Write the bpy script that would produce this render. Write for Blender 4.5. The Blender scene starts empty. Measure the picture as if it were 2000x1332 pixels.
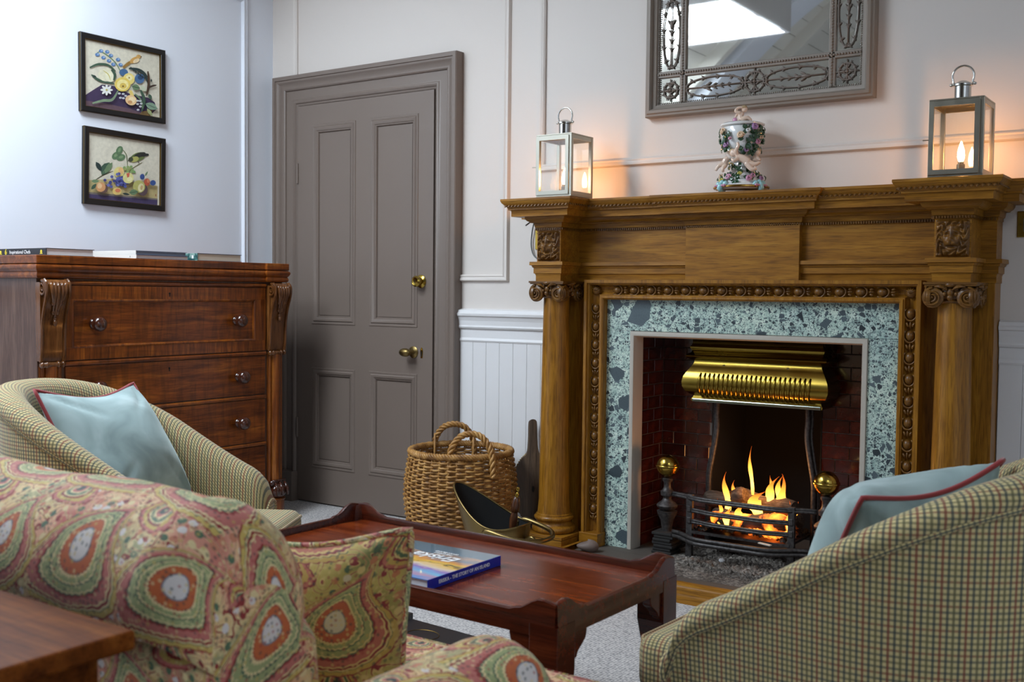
import bpy, math, random
from mathutils import Vector, Matrix, Euler
PI = math.pi
random.seed(7)
scene = bpy.context.scene
col = scene.collection

# ------------------------------------------------------------ camera
cam_d = bpy.data.cameras.new('camera'); cam = bpy.data.objects.new('camera', cam_d); col.objects.link(cam)
yaw, pit, roll = math.radians(-34.828), math.radians(-2.596), math.radians(.583)
fw = Vector((math.sin(yaw)*math.cos(pit), math.cos(yaw)*math.cos(pit), math.sin(pit)))
rt = Vector((math.cos(yaw), -math.sin(yaw), 0)); up = rt.cross(fw)
RR = rt*math.cos(roll)+up*math.sin(roll); UU = up*math.cos(roll)-rt*math.sin(roll)
m3 = Matrix((RR, UU, -fw)).transposed()
cam.matrix_world = Matrix.Translation((4.235, -3.897, 1.08)) @ m3.to_4x4()
cam_d.sensor_width = 36; cam_d.lens = 37.8; cam_d.clip_start = .02
cam_d.dof.use_dof = True; cam_d.dof.focus_distance = 4.0; cam_d.dof.aperture_fstop = 6.3
scene.camera = cam
# ------------------------------------------------------------ world and daylight
world = bpy.data.worlds.new('world'); scene.world = world; world.use_nodes = True
bg = world.node_tree.nodes['Background']; bg.inputs[0].default_value = (.62, .78, 1, 1); bg.inputs[1].default_value = .6
vs = scene.view_settings
vs.view_transform = 'Standard'; vs.look = 'None'; vs.gamma = 1; vs.use_curve_mapping = False; vs.exposure = .15

SL = .89                       # pitch of the ceiling: z = Z0 + SL*x up to the ridge
Z0, RIDGE = 2.69, 3.1
def ceil_z(x): return Z0 + SL*(x if x <= RIDGE else 2*RIDGE-x)
NRM = Vector((SL, 0, -1)).normalized()      # inward normal of the left slope
SKYL = [(.40, 1.25, -3.95, -2.90), (.40, 1.25, -2.65, -1.60)]   # two boxed roof lights with level glazing in the left slope
FILL_R = [(4.95, 5.80, -4.40, -3.30)]  # opening for an added fill light, out of view
ZL = 3.06
def area(name, loc, direction, sx, sy, power, color):
    l = bpy.data.lights.new(name, 'AREA'); l.shape = 'RECTANGLE'; l.size = sx; l.size_y = sy; l.energy = power; l.color = color
    o = bpy.data.objects.new(name, l); col.objects.link(o); o.location = loc
    o.rotation_euler = Vector(direction).to_track_quat('-Z', 'Y').to_euler(); return o
DAY = (.80, .90, 1.0)
def slope_area(name, x0, x1, y0, y1, power, right=False):
    l = bpy.data.lights.new(name, 'AREA'); l.shape = 'RECTANGLE'; l.energy = power; l.color = DAY
    l.size = (x1-x0)*math.sqrt(1+SL*SL)-.04; l.size_y = y1-y0-.04
    o = bpy.data.objects.new(name, l); col.objects.link(o)
    xm = (x0+x1)/2; n = Vector((-SL if right else SL, 0, -1)).normalized()
    xa = Vector((1, 0, -SL if right else SL)).normalized(); za = -n; ya = za.cross(xa)
    l.size = x1-x0-.03; o.matrix_world = Matrix.Translation((xm, (y0+y1)/2, ZL))
    return o
slope_area('roof_light_far', *SKYL[1], 72)
slope_area('roof_light_near', *SKYL[0], 72)
slope_area('added_fill_right', *FILL_R[0], 38)  # fill added to brighten the left wall and right side

# ------------------------------------------------------------ helpers
ORG = {}
def tag(o, label=None, cat=None, group=None, kind=None):
    if label: o['label'] = label
    if cat: o['category'] = cat
    if group: o['group'] = group
    if kind: o['kind'] = kind
    return o
def thing(name, label, cat, loc=(0, 0, 0), rotz=0, group=None, local=False, rot=None):
    o = bpy.data.objects.new(name, None); col.objects.link(o); o.empty_display_size = .05
    o.location = loc; o.rotation_euler = rot if rot else (0, 0, rotz)
    ORG[o.name] = Vector((0, 0, 0)) if local else Vector(loc)
    return tag(o, label, cat, group)
class MB:
    def __init__(s): s.v = []; s.f = []; s.uv = []; s.mi = []; s.cur = 0
    def add(s, vs_, fs, uvs=None):
        b = len(s.v); s.v += [tuple(p) for p in vs_]
        for i, f in enumerate(fs):
            s.f.append([b+k for k in f]); s.mi.append(s.cur)
            s.uv.append(uvs[i] if uvs else None)
        return s
    def box(s, x0, x1, y0, y1, z0, z1):
        if x0 > x1: x0, x1 = x1, x0
        if y0 > y1: y0, y1 = y1, y0
        if z0 > z1: z0, z1 = z1, z0
        v = [(x0,y0,z0),(x1,y0,z0),(x1,y1,z0),(x0,y1,z0),(x0,y0,z1),(x1,y0,z1),(x1,y1,z1),(x0,y1,z1)]
        return s.add(v, [(3,2,1,0),(4,5,6,7),(0,1,5,4),(1,2,6,5),(2,3,7,6),(3,0,4,7)])
    def lathe(s, prof, c=(0,0,0), n=24, axis='z', arc=2*PI, mat=None):
        m = len(prof); full = abs(arc-2*PI) < 1e-6; k = n if full else n+1
        vs_ = []
        for i in range(k):
            a = arc*i/n; ca, sa = math.cos(a), math.sin(a)
            for r, z in prof:
                p = (r*ca, r*sa, z)
                if axis == 'x': p = (p[2], p[0], p[1])
                elif axis == 'y': p = (p[1], p[2], p[0])
                p = Vector(p)
                if mat: p = mat @ p
                vs_.append((p[0]+c[0], p[1]+c[1], p[2]+c[2]))
        fs = []
        for i in range(n if full else n):
            j = (i+1) % k
            for q in range(m-1):
                if prof[q][0] < 1e-7 and prof[q+1][0] < 1e-7: continue
                fs.append((i*m+q, j*m+q, j*m+q+1, i*m+q+1))
        return s.add(vs_, fs)
    def tube(s, path, r, n=8, closed=False, caps=True, flat=None, uvscale=None):
        P = [Vector(p) for p in path]; k = len(P)
        R = r if isinstance(r, (list, tuple)) else [r]*k
        prev = None; vs_ = []; L = 0; ls = []
        for i in range(k):
            if closed: t = P[(i+1) % k]-P[i-1]
            else: t = P[min(i+1, k-1)]-P[max(i-1, 0)]
            if t.length < 1e-9: t = Vector((0, 0, 1))
            t.normalize()
            if prev is None:
                h = Vector((0, 0, 1)) if abs(t.z) < .9 else Vector((1, 0, 0))
                nn = (h-t*h.dot(t)).normalized()
            else:
                nn = prev-t*prev.dot(t)
                nn = nn.normalized() if nn.length > 1e-6 else prev
            prev = nn; bb = t.cross(nn)
            if i: L += (P[i]-P[i-1]).length
            ls.append(L)
            fl = flat if flat else 1
            for j in range(n):
                a = 2*PI*j/n
                vs_.append(P[i]+nn*(math.cos(a)*R[i])+bb*(math.sin(a)*R[i]*fl))
        fs = []; uv = []
        for i in range(k if closed else k-1):
            i2 = (i+1) % k
            for j in range(n):
                j2 = (j+1) % n
                fs.append((i*n+j, i*n+j2, i2*n+j2, i2*n+j))
                uv.append(((j/n*.05, ls[i]), ((j+1)/n*.05, ls[i]), ((j+1)/n*.05, ls[i2]), (j/n*.05, ls[i2])))
        if caps and not closed:
            fs.append(tuple(range(n))[::-1]); uv.append(tuple((0, 0) for _ in range(n)))
            fs.append(tuple((k-1)*n+j for j in range(n))); uv.append(tuple((0, 0) for _ in range(n)))
        return s.add(vs_, fs, uv)
    def ell(s, c, r, n=14, m=8, rot=None):
        if not isinstance(r, (list, tuple)): r = (r, r, r)
        vs_ = []; fs = []
        for i in range(m+1):
            th = PI*i/m
            for j in range(n):
                ph = 2*PI*j/n
                p = Vector((r[0]*math.sin(th)*math.cos(ph), r[1]*math.sin(th)*math.sin(ph), r[2]*math.cos(th)))
                if rot: p = rot @ p
                vs_.append((p.x+c[0], p.y+c[1], p.z+c[2]))
        for i in range(m):
            for j in range(n):
                j2 = (j+1) % n
                if i == 0: fs.append((j, n+j, n+j2))
                elif i == m-1: fs.append((i*n+j, (i+1)*n+j, i*n+j2))
                else: fs.append((i*n+j, (i+1)*n+j, (i+1)*n+j2, i*n+j2))
        return s.add(vs_, fs)
    def grid(s, nu, nv, fn, uvf=None, flip=False, wrap=False):
        vs_ = []
        for i in range(nu+1):
            for j in range(nv+1): vs_.append(fn(i/nu, j/nv))
        fs = []; uv = []
        for i in range(nu):
            for j in range(nv):
                q = [(i, j), (i+1, j), (i+1, j+1), (i, j+1)]
                if flip: q = q[::-1]
                fs.append([a*(nv+1)+b for a, b in q])
                uv.append([uvf(a/nu, b/nv) if uvf else (a/nu, b/nv) for a, b in q])
        return s.add(vs_, fs, uv)
    def mould(s, path, prof, mapf, closed=False, ends=True):
        """sweep prof [(outward offset, height)] along a 2-D path with mitred corners; mapf(u, w, h) -> xyz"""
        k = len(path); m = len(prof); vs_ = []
        def nrm(a, b):
            d = Vector((b[0]-a[0], b[1]-a[1])); d.normalize(); return Vector((d.y, -d.x))
        for i in range(k):
            if closed: n1, n2 = nrm(path[i-1], path[i]), nrm(path[i], path[(i+1) % k])
            else:
                n1 = nrm(path[max(i-1, 0)], path[max(i-1, 0)+1]); n2 = nrm(path[min(i, k-2)], path[min(i, k-2)+1])
            mm = (n1+n2)/max(1+n1.dot(n2), .05)
            for o, h in prof: vs_.append(mapf(path[i][0]+mm.x*o, path[i][1]+mm.y*o, h))
        fs = []
        for i in range(k if closed else k-1):
            i2 = (i+1) % k
            for q in range(m-1): fs.append((i*m+q, i2*m+q, i2*m+q+1, i*m+q+1))
        if ends and not closed:
            fs.append(tuple(range(m))); fs.append(tuple((k-1)*m+q for q in range(m))[::-1])
        return s.add(vs_, fs)
    def prism(s, poly, mapf, h0, h1):
        """extrude polygon [(u,w)] between heights"""
        k = len(poly)
        vs_ = [mapf(u, w, h0) for u, w in poly]+[mapf(u, w, h1) for u, w in poly]
        fs = [tuple(range(k))[::-1], tuple(range(k, 2*k))]+[(i, (i+1) % k, k+(i+1) % k, k+i) for i in range(k)]
        return s.add(vs_, fs)
    def xform(s, M, start=0):
        s.v[start:] = [tuple(M @ Vector(p)) for p in s.v[start:]]; return s
    def build(s, name, mat, parent=None, smooth=False, bevel=0, kind=None, seg=2, loc=None, autos=None):
        me = bpy.data.meshes.new(name)
        off = ORG.get(parent.name, Vector((0,0,0))) if parent else (Vector(loc) if loc else Vector((0,0,0)))
        me.from_pydata([(p[0]-off.x, p[1]-off.y, p[2]-off.z) for p in s.v], [], s.f)
        if any(u is not None for u in s.uv):
            lay = me.uv_layers.new(name='UVMap'); li = 0
            for f, u in zip(s.f, s.uv):
                for q in range(len(f)):
                    lay.data[li].uv = u[q] if u else (0, 0)
                    li += 1
        mats = mat if isinstance(mat, (list, tuple)) else [mat]
        for mm in mats: me.materials.append(MAT[mm] if isinstance(mm, str) else mm)
        if len(mats) > 1: me.polygons.foreach_set('material_index', s.mi)
        fixn(me)
        if smooth is True: me.polygons.foreach_set('use_smooth', [True]*len(me.polygons))
        me.update()
        o = bpy.data.objects.new(name, me); col.objects.link(o)
        if smooth == 'auto' or autos:
            me.polygons.foreach_set('use_smooth', [True]*len(me.polygons))
            ang = math.radians(autos or 40)
            me.set_sharp_from_angle(angle=ang)
        if bevel:
            b = o.modifiers.new('bevel', 'BEVEL'); b.width = bevel; b.segments = seg; b.limit_method = 'ANGLE'; b.angle_limit = math.radians(40); b.harden_normals = False
        if parent:
            o.parent = parent; ORG[o.name] = off
        elif loc: o.location = loc
        if kind: o['kind'] = kind
        return o
import bmesh
def fixn(me):
    bm = bmesh.new(); bm.from_mesh(me)
    bmesh.ops.recalc_face_normals(bm, faces=bm.faces); bm.to_mesh(me); bm.free()
def inst(src, name, parent, loc, rot=(0,0,0), scale=(1,1,1)):
    """another object sharing src's mesh data; loc is in world coords of the parent thing"""
    o = bpy.data.objects.new(name, src.data); col.objects.link(o)
    for mo in src.modifiers:
        nm = o.modifiers.new(mo.name, mo.type)
        if mo.type == 'BEVEL': nm.width = mo.width; nm.segments = mo.segments; nm.limit_method = mo.limit_method; nm.angle_limit = mo.angle_limit
    off = ORG.get(parent.name, Vector((0,0,0))) if parent else Vector((0,0,0))
    o.location = Vector(loc)-off; o.rotation_euler = rot; o.scale = scale
    if parent: o.parent = parent; ORG[o.name] = off
    return o
def copy_tree(o, parent=None):
    c = o.copy(); col.objects.link(c); c.parent = parent
    for ch in o.children: copy_tree(ch, c)
    return c
def text_mesh(name, txt, size, M, mat, parent, extrude=.0003, align='CENTER', shear=0, bold=0, space=1):
    cu = bpy.data.curves.new(name, 'FONT'); cu.body = txt; cu.size = size; cu.align_x = align; cu.align_y = 'CENTER'
    cu.extrude = extrude; cu.shear = shear; cu.offset = bold; cu.resolution_u = 3; cu.space_character = space
    t = bpy.data.objects.new(name+'_curve', cu); col.objects.link(t)
    dg = bpy.context.evaluated_depsgraph_get()
    me = bpy.data.meshes.new_from_object(t.evaluated_get(dg)); bpy.data.objects.remove(t); bpy.data.curves.remove(cu)
    me.transform(M)
    off = ORG.get(parent.name, Vector((0,0,0))); me.transform(Matrix.Translation(-off))
    me.materials.clear(); me.materials.append(MAT[mat])
    o = bpy.data.objects.new(name, me); col.objects.link(o); o.parent = parent; ORG[o.name] = off
    return o
def smoothstep(a, b, x):
    t = max(0, min(1, (x-a)/(b-a))); return t*t*(3-2*t)
def lerp(a, b, t): return a+(b-a)*t
def interp(pts, x):
    if x <= pts[0][0]: return pts[0][1]
    for (a, b), (c, d) in zip(pts, pts[1:]):
        if x <= c: return b+(d-b)*(x-a)/(c-a)
    return pts[-1][1]
def catmull(pts, n=6, closed=False):
    P = [Vector(p) for p in pts]; k = len(P); out = []
    for i in range(k if closed else k-1):
        g = (lambda q: P[q % k]) if closed else (lambda q: P[max(0, min(k-1, q))])
        p0, p1, p2, p3 = g(i-1), g(i), g(i+1), g(i+2)
        for j in range(n):
            t = j/n
            out.append(.5*((2*p1)+(p2-p0)*t+(2*p0-5*p1+4*p2-p3)*t*t+(3*p1-p0-3*p2+p3)*t**3))
    if not closed: out.append(P[-1])
    return out

# ------------------------------------------------------------ materials
MAT = {}
class NT:
    def __init__(s, name):
        s.m = bpy.data.materials.new(name); s.m.use_nodes = True; s.t = s.m.node_tree; MAT[name] = s.m
        s.b = s.t.nodes['Principled BSDF']; s.out = s.t.nodes['Material Output']
    def n(s, typ, **kw):
        nd = s.t.nodes.new('ShaderNode'+typ)
        for k, v in kw.items():
            if k.startswith('_'): setattr(nd, k[1:], v)
        for k, v in kw.items():
            if not k.startswith('_'): s.set(nd, k, v)
        return nd
    def set(s, nd, k, v):
        key = int(k[1:]) if k[0] == 'i' and k[1:].isdigit() else k.replace('__', ' ')
        inp = nd.inputs[key]
        if isinstance(v, bpy.types.NodeSocket): s.t.links.new(v, inp)
        elif isinstance(v, bpy.types.Node): s.t.links.new(v.outputs[0], inp)
        else: inp.default_value = v
    def P(s, **kw):
        for k, v in kw.items(): s.set(s.b, k, v)
    def math(s, op, a, b=None, c=None):
        nd = s.t.nodes.new('ShaderNodeMath'); nd.operation = op
        for i, v in enumerate((a, b, c)):
            if v is None: continue
            if isinstance(v, (bpy.types.NodeSocket, bpy.types.Node)): s.t.links.new(v if isinstance(v, bpy.types.NodeSocket) else v.outputs[0], nd.inputs[i])
            else: nd.inputs[i].default_value = v
        return nd.outputs[0]
    def ramp(s, fac, stops, interp_='LINEAR'):
        nd = s.t.nodes.new('ShaderNodeValToRGB'); nd.color_ramp.interpolation = interp_
        e = nd.color_ramp.elements
        while len(e) < len(stops): e.new(.5)
        for el, (p, c) in zip(e, sorted(stops, key=lambda q: q[0])):
            el.position = p; el.color = (*c, 1) if len(c) == 3 else c
        s.t.links.new(fac if isinstance(fac, bpy.types.NodeSocket) else fac.outputs[0], nd.inputs[0]); return nd.outputs[0]
    def mix(s, f, a, b, mode='MIX'):
        nd = s.t.nodes.new('ShaderNodeMix'); nd.data_type = 'RGBA'; nd.blend_type = mode
        for key, v in ((0, f), (6, a), (7, b)):
            if isinstance(v, (bpy.types.NodeSocket, bpy.types.Node)): s.t.links.new(v if isinstance(v, bpy.types.NodeSocket) else v.outputs[0], nd.inputs[key])
            elif key == 0: nd.inputs[0].default_value = v
            else: nd.inputs[key].default_value = (*v, 1) if len(v) == 3 else v
        return nd.outputs[2]
    def coord(s, kind='Object', scale=(1,1,1), rot=(0,0,0), loc=(0,0,0)):
        tc = s.t.nodes.new('ShaderNodeTexCoord'); mp = s.t.nodes.new('ShaderNodeMapping')
        mp.inputs['Scale'].default_value = scale; mp.inputs['Rotation'].default_value = rot; mp.inputs['Location'].default_value = loc
        s.t.links.new(tc.outputs[kind], mp.inputs[0]); return mp.outputs[0]
    def bump(s, h, strength=.3, dist=.002):
        nd = s.n('Bump', Strength=strength, Distance=dist, Height=h); s.t.links.new(nd.outputs[0], s.b.inputs['Normal']); return nd.outputs[0]
def srgb(r, g, b):
    f = lambda c: (c/255/12.92) if c/255 <= .04045 else ((c/255+.055)/1.055)**2.4
    return (f(r), f(g), f(b))
def rgba(c): return (*c, 1)
def paint(name, c, rough=.55, bump=.15, sc=60, var=.04):
    t = NT(name); co = t.coord('Object')
    nz = t.n('TexNoise', Vector=co, Scale=1.3, Detail=3.0)
    t.P(Base__Color=t.mix(nz.outputs[0], tuple(q*(1-var) for q in c), tuple(min(1, q*(1+var)) for q in c)), Roughness=rough)
    n2 = t.n('TexNoise', Vector=co, Scale=sc, Detail=4.0); t.bump(n2.outputs[0], bump, .001); return t
def plain(name, c, rough=.5, metal=0, **kw):
    t = NT(name); t.P(Base__Color=rgba(c), Roughness=rough, Metallic=metal, **kw); return t
def wood(name, c1, c2, c3, axis='x', sc=1.0, rough=.35, coat=.0, figure=0, bump=.15, fine=1.0, spec=.4):
    t = NT(name)
    s = {'x': (1.8, 22, 22), 'y': (22, 1.8, 22), 'z': (22, 22, 1.8)}[axis]
    co = t.coord('Object', scale=tuple(q*sc for q in s))
    n1 = t.n('TexNoise', Vector=co, Scale=1.6, Detail=6.0, Roughness=.62, Distortion=.6)
    s2 = {'x': (13, 230, 230), 'y': (230, 13, 230), 'z': (230, 230, 13)}[axis]
    n2 = t.n('TexNoise', Vector=t.coord('Object', scale=tuple(q*fine for q in s2)), Scale=1.0, Detail=3.0)
    c = t.ramp(n1.outputs[0], [(.30, c1), (.52, c2), (.72, c3)])
    g = t.ramp(n2.outputs[0], [(.36, (.55, .5, .45)), (.5, (1, 1, 1)), (.62, (1.0, .98, .95))])
    c = t.mix(.75, c, g, 'MULTIPLY')
    if figure:
        sf = {'x': (34, 5, 5), 'y': (5, 34, 5), 'z': (5, 5, 34)}[axis]
        n3 = t.n('TexNoise', Vector=t.coord('Object', scale=sf), Scale=1.0, Detail=3.0, Distortion=1.2)
        fg = t.ramp(n3.outputs[0], [(.35, (.5, .45, .42)), (.55, (1.15, 1.05, 1))])
        c = t.mix(figure, c, fg, 'MULTIPLY')
        n4 = t.n('TexNoise', Vector=t.coord('Object'), Scale=5.0, Detail=2.0)
        c = t.mix(figure*.8, c, t.ramp(n4.outputs[0], [(.35, (.6, .52, .5)), (.65, (1.2, 1.12, 1.05))]), 'MULTIPLY')
    t.P(Base__Color=c, Roughness=rough, Coat__Weight=coat, Coat__Roughness=.12, Specular__IOR__Level=spec)
    t.bump(n2.outputs[0], bump, .0006); return t
def metal(name, c, rough=.25, var=.12, sc=25, bump=0):
    t = NT(name); nz = t.n('TexNoise', Vector=t.coord('Object'), Scale=sc, Detail=4.0)
    t.P(Base__Color=rgba(c), Metallic=1.0, Roughness=t.n('MapRange', Value=nz.outputs[0], i3=max(.02, rough-var), i4=rough+var).outputs[0])
    if bump: t.bump(nz.outputs[0], bump, .002)
    return t
def emit(name, c, strength):
    t = NT(name); e = t.n('Emission', Color=rgba(c), Strength=strength); t.t.links.new(e.outputs[0], t.out.inputs[0]); return t

paint('wall_paint_day_tint', srgb(226, 231, 240), .6, .12, 70, .02)  # blue cast of the daylight is mixed into this wall colour
paint('wall_paint_lamp_tint', srgb(214, 206, 199), .6, .12, 70, .02)  # same wall with the warmth of lamplight put into its colour
paint('trim_paint', srgb(224, 223, 223), .42, .06, 60, .02)
paint('taupe_paint', srgb(118, 105, 96), .42, .1, 80, .04)
paint('ceiling_paint', srgb(226, 224, 216), .6, .1, 50, .03)
OAK = (srgb(118, 75, 15), srgb(148, 99, 25), srgb(170, 120, 40))
wood('oak_x', *OAK, 'x', 1.2, .42, .05, 0, .25, spec=.3); wood('oak_z', *OAK, 'z', 1.2, .38, .1, 0, .25, spec=.35); wood('oak_y', *OAK, 'y', 1.2, .4, .05, 0, .25, spec=.3)
OAKD = (srgb(80, 50, 14), srgb(110, 72, 22), srgb(136, 94, 34))
wood('oak_carved', *OAKD, 'x', 1.2, .40, .12, 0, .15)
MAH = (srgb(78, 36, 10), srgb(124, 64, 18), srgb(158, 94, 30))
wood('mahogany_y', *MAH, 'y', 1.0, .30, .12, .55, .08); wood('mahogany_plain', *MAH, 'z', 1.0, .28, .15, .15, .08)
wood('mahogany_cross', *MAH, 'z', 1.6, .30, .12, .45, .08)
wood('mahogany_side', srgb(72, 48, 38), srgb(90, 64, 52), srgb(106, 80, 66), 'z', 1.0, .42, .1, 0, .1)
wood('corbel_wood', srgb(76, 42, 16), srgb(104, 62, 28), srgb(130, 84, 44), 'z', 1.0, .22, .4, 0, .08)
wood('knob_wood', srgb(48, 22, 14), srgb(66, 32, 20), srgb(84, 44, 28), 'z', 2.0, .16, .6, 0, .03)
TBL = (srgb(76, 26, 8), srgb(106, 42, 14), srgb(132, 62, 22))
wood('table_top', *TBL, 'x', .8, .22, .0, .25, .05, spec=.16); wood('table_wood', srgb(54, 18, 8), srgb(78, 28, 12), srgb(98, 40, 18), 'x', 1.0, .24, .15, .1, .05)
wood('console_wood', srgb(70, 32, 8), srgb(104, 54, 16), srgb(130, 76, 28), 'x', .8, .36, .0, .25, .1, spec=.06)
wood('bellows_wood', srgb(72, 56, 42), srgb(90, 72, 56), srgb(108, 88, 68), 'z', 1.5, .5, 0, 0, .2)
wood('handle_wood', srgb(58, 32, 18), srgb(80, 46, 26), srgb(100, 60, 34), 'z', 2.0, .3, .3, 0, .1)
wood('log_bark', srgb(40, 32, 26), srgb(70, 58, 48), srgb(104, 92, 80), 'x', 2.0, .9, 0, 0, .8)
metal('brass', srgb(172, 144, 66), .2, .08); metal('brass_hood', srgb(150, 126, 54), .24, .1, 14, .08)
metal('brass_old', srgb(132, 112, 70), .36, .12, 30, .1); metal('chrome', srgb(206, 204, 198), .14, .06)
metal('nickel', srgb(170, 166, 152), .34, .08); metal('steel_edge', srgb(150, 158, 150), .2, .1)
NTi = NT('iron'); nz = NTi.n('TexNoise', Vector=NTi.coord('Object'), Scale=90.0, Detail=5.0)
NTi.P(Base__Color=NTi.ramp(nz.outputs[0], [(.3, srgb(46, 44, 44)), (.7, srgb(86, 82, 80))]), Metallic=.55, Roughness=.5); NTi.bump(nz.outputs[0], .25, .001)
plain('soot', srgb(11, 9, 8), .95); plain('dark_inside', srgb(30, 28, 27), .7, .3)
plain('black_frame', srgb(13, 11, 11), .4); metal('gilt', srgb(118, 94, 48), .45)
plain('bulb_base', srgb(150, 140, 124), .3, .8)
# glazed firebrick
t = NT('glazed_brick'); co = t.coord('Object'); oi = t.n('ObjectInfo')
nz = t.n('TexNoise', Vector=co, Scale=28.0, Detail=4.0)
c = t.ramp(nz.outputs[0], [(.3, srgb(40, 12, 8)), (.6, srgb(70, 22, 11)), (.8, srgb(90, 36, 18))])
c = t.mix(.8, c, t.ramp(oi.outputs['Random'], [(0, (.45, .42, .4)), (.5, (.85, .8, .8)), (1, (1.2, 1.1, 1.05))]), 'MULTIPLY')
t.P(Base__Color=c, Roughness=.2, Coat__Weight=.5, Coat__Roughness=.08); t.bump(nz.outputs[0], .15, .001)
paint('mortar', srgb(92, 84, 78), .9, .4, 120, .2)
# breccia marble
t = NT('breccia'); co = t.coord('Object')
wn = t.n('TexNoise', Vector=co, Scale=14.0, Detail=3.0)
wv = t.n('VectorMath', _operation='MULTIPLY_ADD', i0=wn.outputs['Color'], i1=(.02, .02, .02), i2=co)
base = t.n('TexNoise', Vector=co, Scale=60.0, Detail=6.0, Roughness=.7)
cb = t.ramp(base.outputs[0], [(.32, srgb(122, 146, 140)), (.44, srgb(174, 194, 184)), (.58, srgb(204, 218, 206)), (.72, srgb(224, 230, 216))])
bn = t.n('TexNoise', Vector=co, Scale=3.5, Detail=3.0)
cb = t.mix(1.0, cb, t.ramp(bn.outputs[0], [(.3, (.72, .8, .84)), (.7, (1.05, 1.05, 1.0))]), 'MULTIPLY')
cur = cb
for sc, th, edge, dark in ((210, .60, .12, srgb(66, 82, 84)), (105, .70, .12, srgb(46, 56, 60)), (48, .86, .07, srgb(42, 50, 56)), (21, .945, .05, srgb(40, 50, 56)), (9.5, .975, .04, srgb(26, 32, 36))):
    vo = t.n('TexVoronoi', Vector=wv.outputs[0], Scale=float(sc), Randomness=1.0)
    ve = t.n('TexVoronoi', Vector=wv.outputs[0], Scale=float(sc), Randomness=1.0, _feature='DISTANCE_TO_EDGE')
    sep = t.n('SeparateColor', Color=vo.outputs['Color'])
    sel = t.math('GREATER_THAN', sep.outputs[0], th)
    nr = t.math('GREATER_THAN', ve.outputs['Distance'], edge)
    cur = t.mix(t.math('MULTIPLY', sel, nr), cur, t.mix(t.math('MULTIPLY', sep.outputs[1], .6), dark, srgb(104, 120, 126)))
mn = t.n('TexNoise', Vector=co, Scale=240.0, Detail=3.0); cur = t.mix(.55, cur, t.ramp(mn.outputs[0], [(.32, (.62, .64, .66)), (.5, (1, 1, 1)), (.68, (1.22, 1.2, 1.15))]), 'MULTIPLY')
t.P(Base__Color=cur, Roughness=.28, Coat__Weight=.1)
paint('pale_stone', srgb(178, 170, 158), .4, .2, 90, .14)
# glass without shadow: thin panes
t = NT('glass'); tr = t.n('BsdfTransparent', Color=(.97, .98, .97, 1)); gl = t.n('BsdfGlossy', Roughness=.0, Color=(1, 1, 1, 1))
fr = t.n('LayerWeight', Blend=.5); fz_ = t.math('ADD', .04, t.math('MULTIPLY', t.math('POWER', fr.outputs['Facing'], 5.0), .9)); mx = t.n('MixShader', i0=fz_); t.t.links.new(tr.outputs[0], mx.inputs[1]); t.t.links.new(gl.outputs[0], mx.inputs[2]); t.t.links.new(mx.outputs[0], t.out.inputs[0])
metal('mirror_glass', (.86, .87, .84), .012, .008)
paint('mirror_frame', srgb(134, 123, 112), .45, .3, 120, .1)
paint('plaster_leaf', srgb(112, 101, 92), .45, .2, 120, .1)
# carpet
t = NT('carpet'); co = t.coord('Object')
wx = t.n('TexVoronoi', Vector=t.n('Mapping', Vector=co, Scale=(100, 150, 1)).outputs[0], Scale=1.0, Randomness=.45)
nz = t.n('TexNoise', Vector=co, Scale=400.0, Detail=3.0); n2 = t.n('TexNoise', Vector=co, Scale=2.0, Detail=2.0)
c = t.ramp(wx.outputs['Distance'], [(.1, srgb(222, 217, 212)), (.45, srgb(186, 182, 180)), (.75, srgb(112, 110, 112))])
c = t.mix(.35, c, t.ramp(nz.outputs[0], [(.3, (.55, .55, .55)), (.7, (1.15, 1.15, 1.15))]), 'MULTIPLY')
t.P(Base__Color=c, Roughness=.95, Sheen__Weight=.2); t.bump(wx.outputs['Distance'], -.6, .004)
# velvet
t = NT('velvet'); co = t.coord('Object'); nz = t.n('TexNoise', Vector=co, Scale=7.0, Detail=3.0, Distortion=.8)
t.P(Base__Color=t.ramp(nz.outputs[0], [(.3, srgb(122, 142, 142)), (.55, srgb(150, 170, 170)), (.75, srgb(176, 194, 194))]), Roughness=.75, Sheen__Weight=.7, Sheen__Roughness=.35, Sheen__Tint=rgba(srgb(190, 205, 205)))
t.bump(t.n('TexNoise', Vector=co, Scale=4.5, Detail=2.0).outputs[0], .25, .02)
plain('red_piping', srgb(140, 34, 38), .7, Sheen__Weight=.3)
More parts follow.
